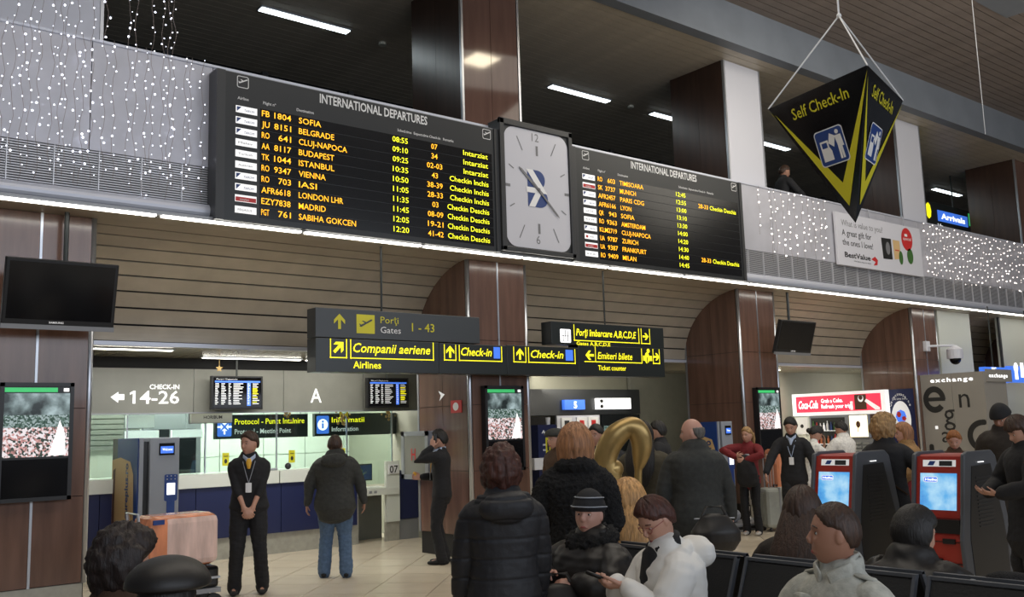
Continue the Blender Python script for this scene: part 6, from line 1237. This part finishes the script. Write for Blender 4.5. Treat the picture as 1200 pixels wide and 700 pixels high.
person('woman with dark hair in white vest resting her face on a hand', 954, 499, D=13.1, rel=-70, head=(0, 28), lean=10, vox=.012, armL=((.18, .08, 1.46), (.4, .6, -.9)), armR=((.36, -.1, 1.1), (0, -.8, -.8)), handL=((0, -.2, 1), (-1, 0, 0)), top=dict(m='cloth_white', bulk=.012, hem=.80, part='vest', short=True), bottom='cloth_white', hair=('short', .020, 'hair_black', 0.), extras=bun('hair_black', .04))
person('dark haired man in white shirt standing at the drinks fridge', 986, 495, D=14.3, rel=58, head=(20, 18), vox=.012, girth=1.25, armL=((.36, .16, 1.1), (-.2, .9, -.5)), armR=((.3, -.2, 1.0), (-.2, -.9, -.5)), top=dict(m='cloth_white', bulk=.03, hem=.82, part='shirt'), hair=('short', .020, 'hair_black', 0.), extras=lambda r, tp, Th, arms, legs, hc: MB().use('leaf').text('Clerk', Vector(tp(-.16, .0, 1.24)), tuple(tp(0, -1, 1)-tp(0, 0, 1)), (0, 0, 1), .03, align='c', lift=.02).build('back_print', None, r, local=True) if 0 else None)
person('woman with curly golden hair in black jacket with shoulder strap', 1034, 490, D=9.0, rel=-28, head=(-20, 4), vox=.011, girth=1.15, armL=((.1, .30, .9), (-.4, .9, 0)), armR=((.3, -.25, 1.08), (-.4, -.9, -.5)), top=dict(m='cloth_black', bulk=.03, hem=.80, kind='jacket', sleeve=.018), hair=('curly', .050, 'hair_darkblonde', .014), face=False,
    extras=lambda r, tp, Th, arms, legs, hc: plain([tubeN([tp(-.02, .13, 1.47), tp(-.165, .04, 1.3), tp(-.175, -.12, 1.08), tp(-.05, -.24, .95)], [(.012, .004)]*4, n=6)], 'bag_strap', 'cloth_brown', r))
person('woman in camel coat and red scarf with reddish hair by the round poster', 1060, 497, D=10.3, rel=100, head=(0, 8), vox=.011, girth=1.2, armL=((.26, .18, 1.0), (-.3, .9, -.6)), armR=((.3, -.1, 1.0), (-.3, -.9, -.6)), top=dict(m='cloth_beige', bulk=.035, hem=.62, kind='coat', sleeve=.022, part='coat'), hair=('bob', .022, 'hair_strawberry', 0.), skin='skin_rosy',
    extras=lambda r, tp, Th, arms, legs, hc: (plain([tubeN([tp(.06, .06, 1.46), tp(-.05, .07, 1.51), tp(-.05, -.07, 1.51), tp(.06, -.06, 1.46)], [.030]*4, side=(0, 0, 1))], 'red_scarf', 'cloth_red', r), plain([tubeN([tp(-.05, .30, 1.0), tp(-.05, .30, .76)], [(.06, .14), (.07, .17)], n=8)], 'shoulder_bag', 'cloth_red', r)))
person('person with short ginger hair looking down behind the right kiosk', 1117, 506, D=10.2, rel=186, head=(-8, 20), vox=.010, skin='skin_rosy', top=dict(m='cloth_brown', bulk=.022, hem=.82, kind='jacket'), hair=('short', .020, 'hair_ginger', 0.))
person('person in black knitted hat and brown coat looking down', 1173, 476, D=9.3, rel=160, head=(-6, 26), vox=.010, girth=1.15, top=dict(m='cloth_brownblack', bulk=.035, hem=.7, kind='coat'), hair=('short', .012, 'hair_black', 0.), skin='skin_tan', extras=hat_beanie('cloth_black', None, .15))
person('woman with short brown hair in black coat reading at the right edge', 1196, 489, D=7.2, rel=118, head=(0, 26), vox=.010, girth=1.1, armL=((.30, .10, 1.10), (-.2, .9, -.7)), armR=((.30, -.10, 1.10), (-.2, -.9, -.7)), handL=((.8, -.4, .1), (-.3, -.3, .9)), handR=((.8, .4, .1), (-.3, .3, .9)), top=dict(m='cloth_black', bulk=.03, hem=.7, kind='coat'), hair=('fringe', .022, 'hair_brown', 0.), skin='skin')
person('man in dark jacket leaning on the balcony rail', 918, 194, D=(P(920, 194, Y=9.75)-Vector((0, 0, EYE))).dot(cF), rel=-62, base_z=4.5, head=(0, 6), vox=.012, armL=((.32, .1, 1.10), (-.2, .9, -.7)), armR=((.34, -.1, 1.10), (-.2, -.9, -.7)), lean=7, top=dict(m='cloth_black', bulk=.02, hem=.84, kind='jacket'), hair=('short', .016, 'hair_brown', 0.), skin='skin_tan')
# ---- bags and bench items
def holdall(name, label, px, py, D, sz, rz=0, m='leather_black', strap=True, z=None):
    c = P(px, py, D=D); z0 = max(0, c.z-sz[2]/2) if z is None else z
    t = thing(name, label, 'bag', (c.x, c.y, z0), rz); a, b, h = sz
    remesh([tubeN([(0, 0, h*.12), (0, 0, h*.45), (0, 0, h*.85)], [(b/2, a/2*.95), (b/2*1.02, a/2), (b/2*.72, a/2*.55)], side=(0, 1, 0), n=20)], .012, 'bag_body', m, t, disp=lambda v: .006*wob(v, 24))
    if strap: plain([tubeN([(0, -b*.3, h*.85), (0, -b*.15, h*1.35), (0, b*.15, h*1.35), (0, b*.3, h*.85)], [.011]*4, n=8)], 'handle', m, t)
    plain([tubeN([(0, -b*.4, h*.93), (0, b*.4, h*.93)], [.006]*2, n=6)], 'zip', 'steel_dull', t); return t
holdall('holdall', 'black holdall with red piping held at the side of the balding man', 838, 622, 6.9, (.20, .36, .20), .9)
holdall('handbag', 'black handbag with strap on the lap of the woman in striped hat', 655, 708, 4.7, (.16, .28, .17), 1.0)
holdall('handbag', 'black bag with brown fur trim on the bench at lower right', 1185, 700, 3.9, (.2, .36, .15), 0.6, 'fur_black', strap=False)
nt_ = thing('newspaper', 'white folded newspaper beside the person in dark jacket at right', 'newspaper', (0, 0, 0)); q = P(1138, 684, D=4.35); nt_.location = q; MB().box((-.10, -.06, -.004), (.10, .06, .004), Matrix.Rotation(.6, 4, 'X') @ Matrix.Rotation(.4, 4, 'Z')).build('pages', 'white_print', nt_, local=True)
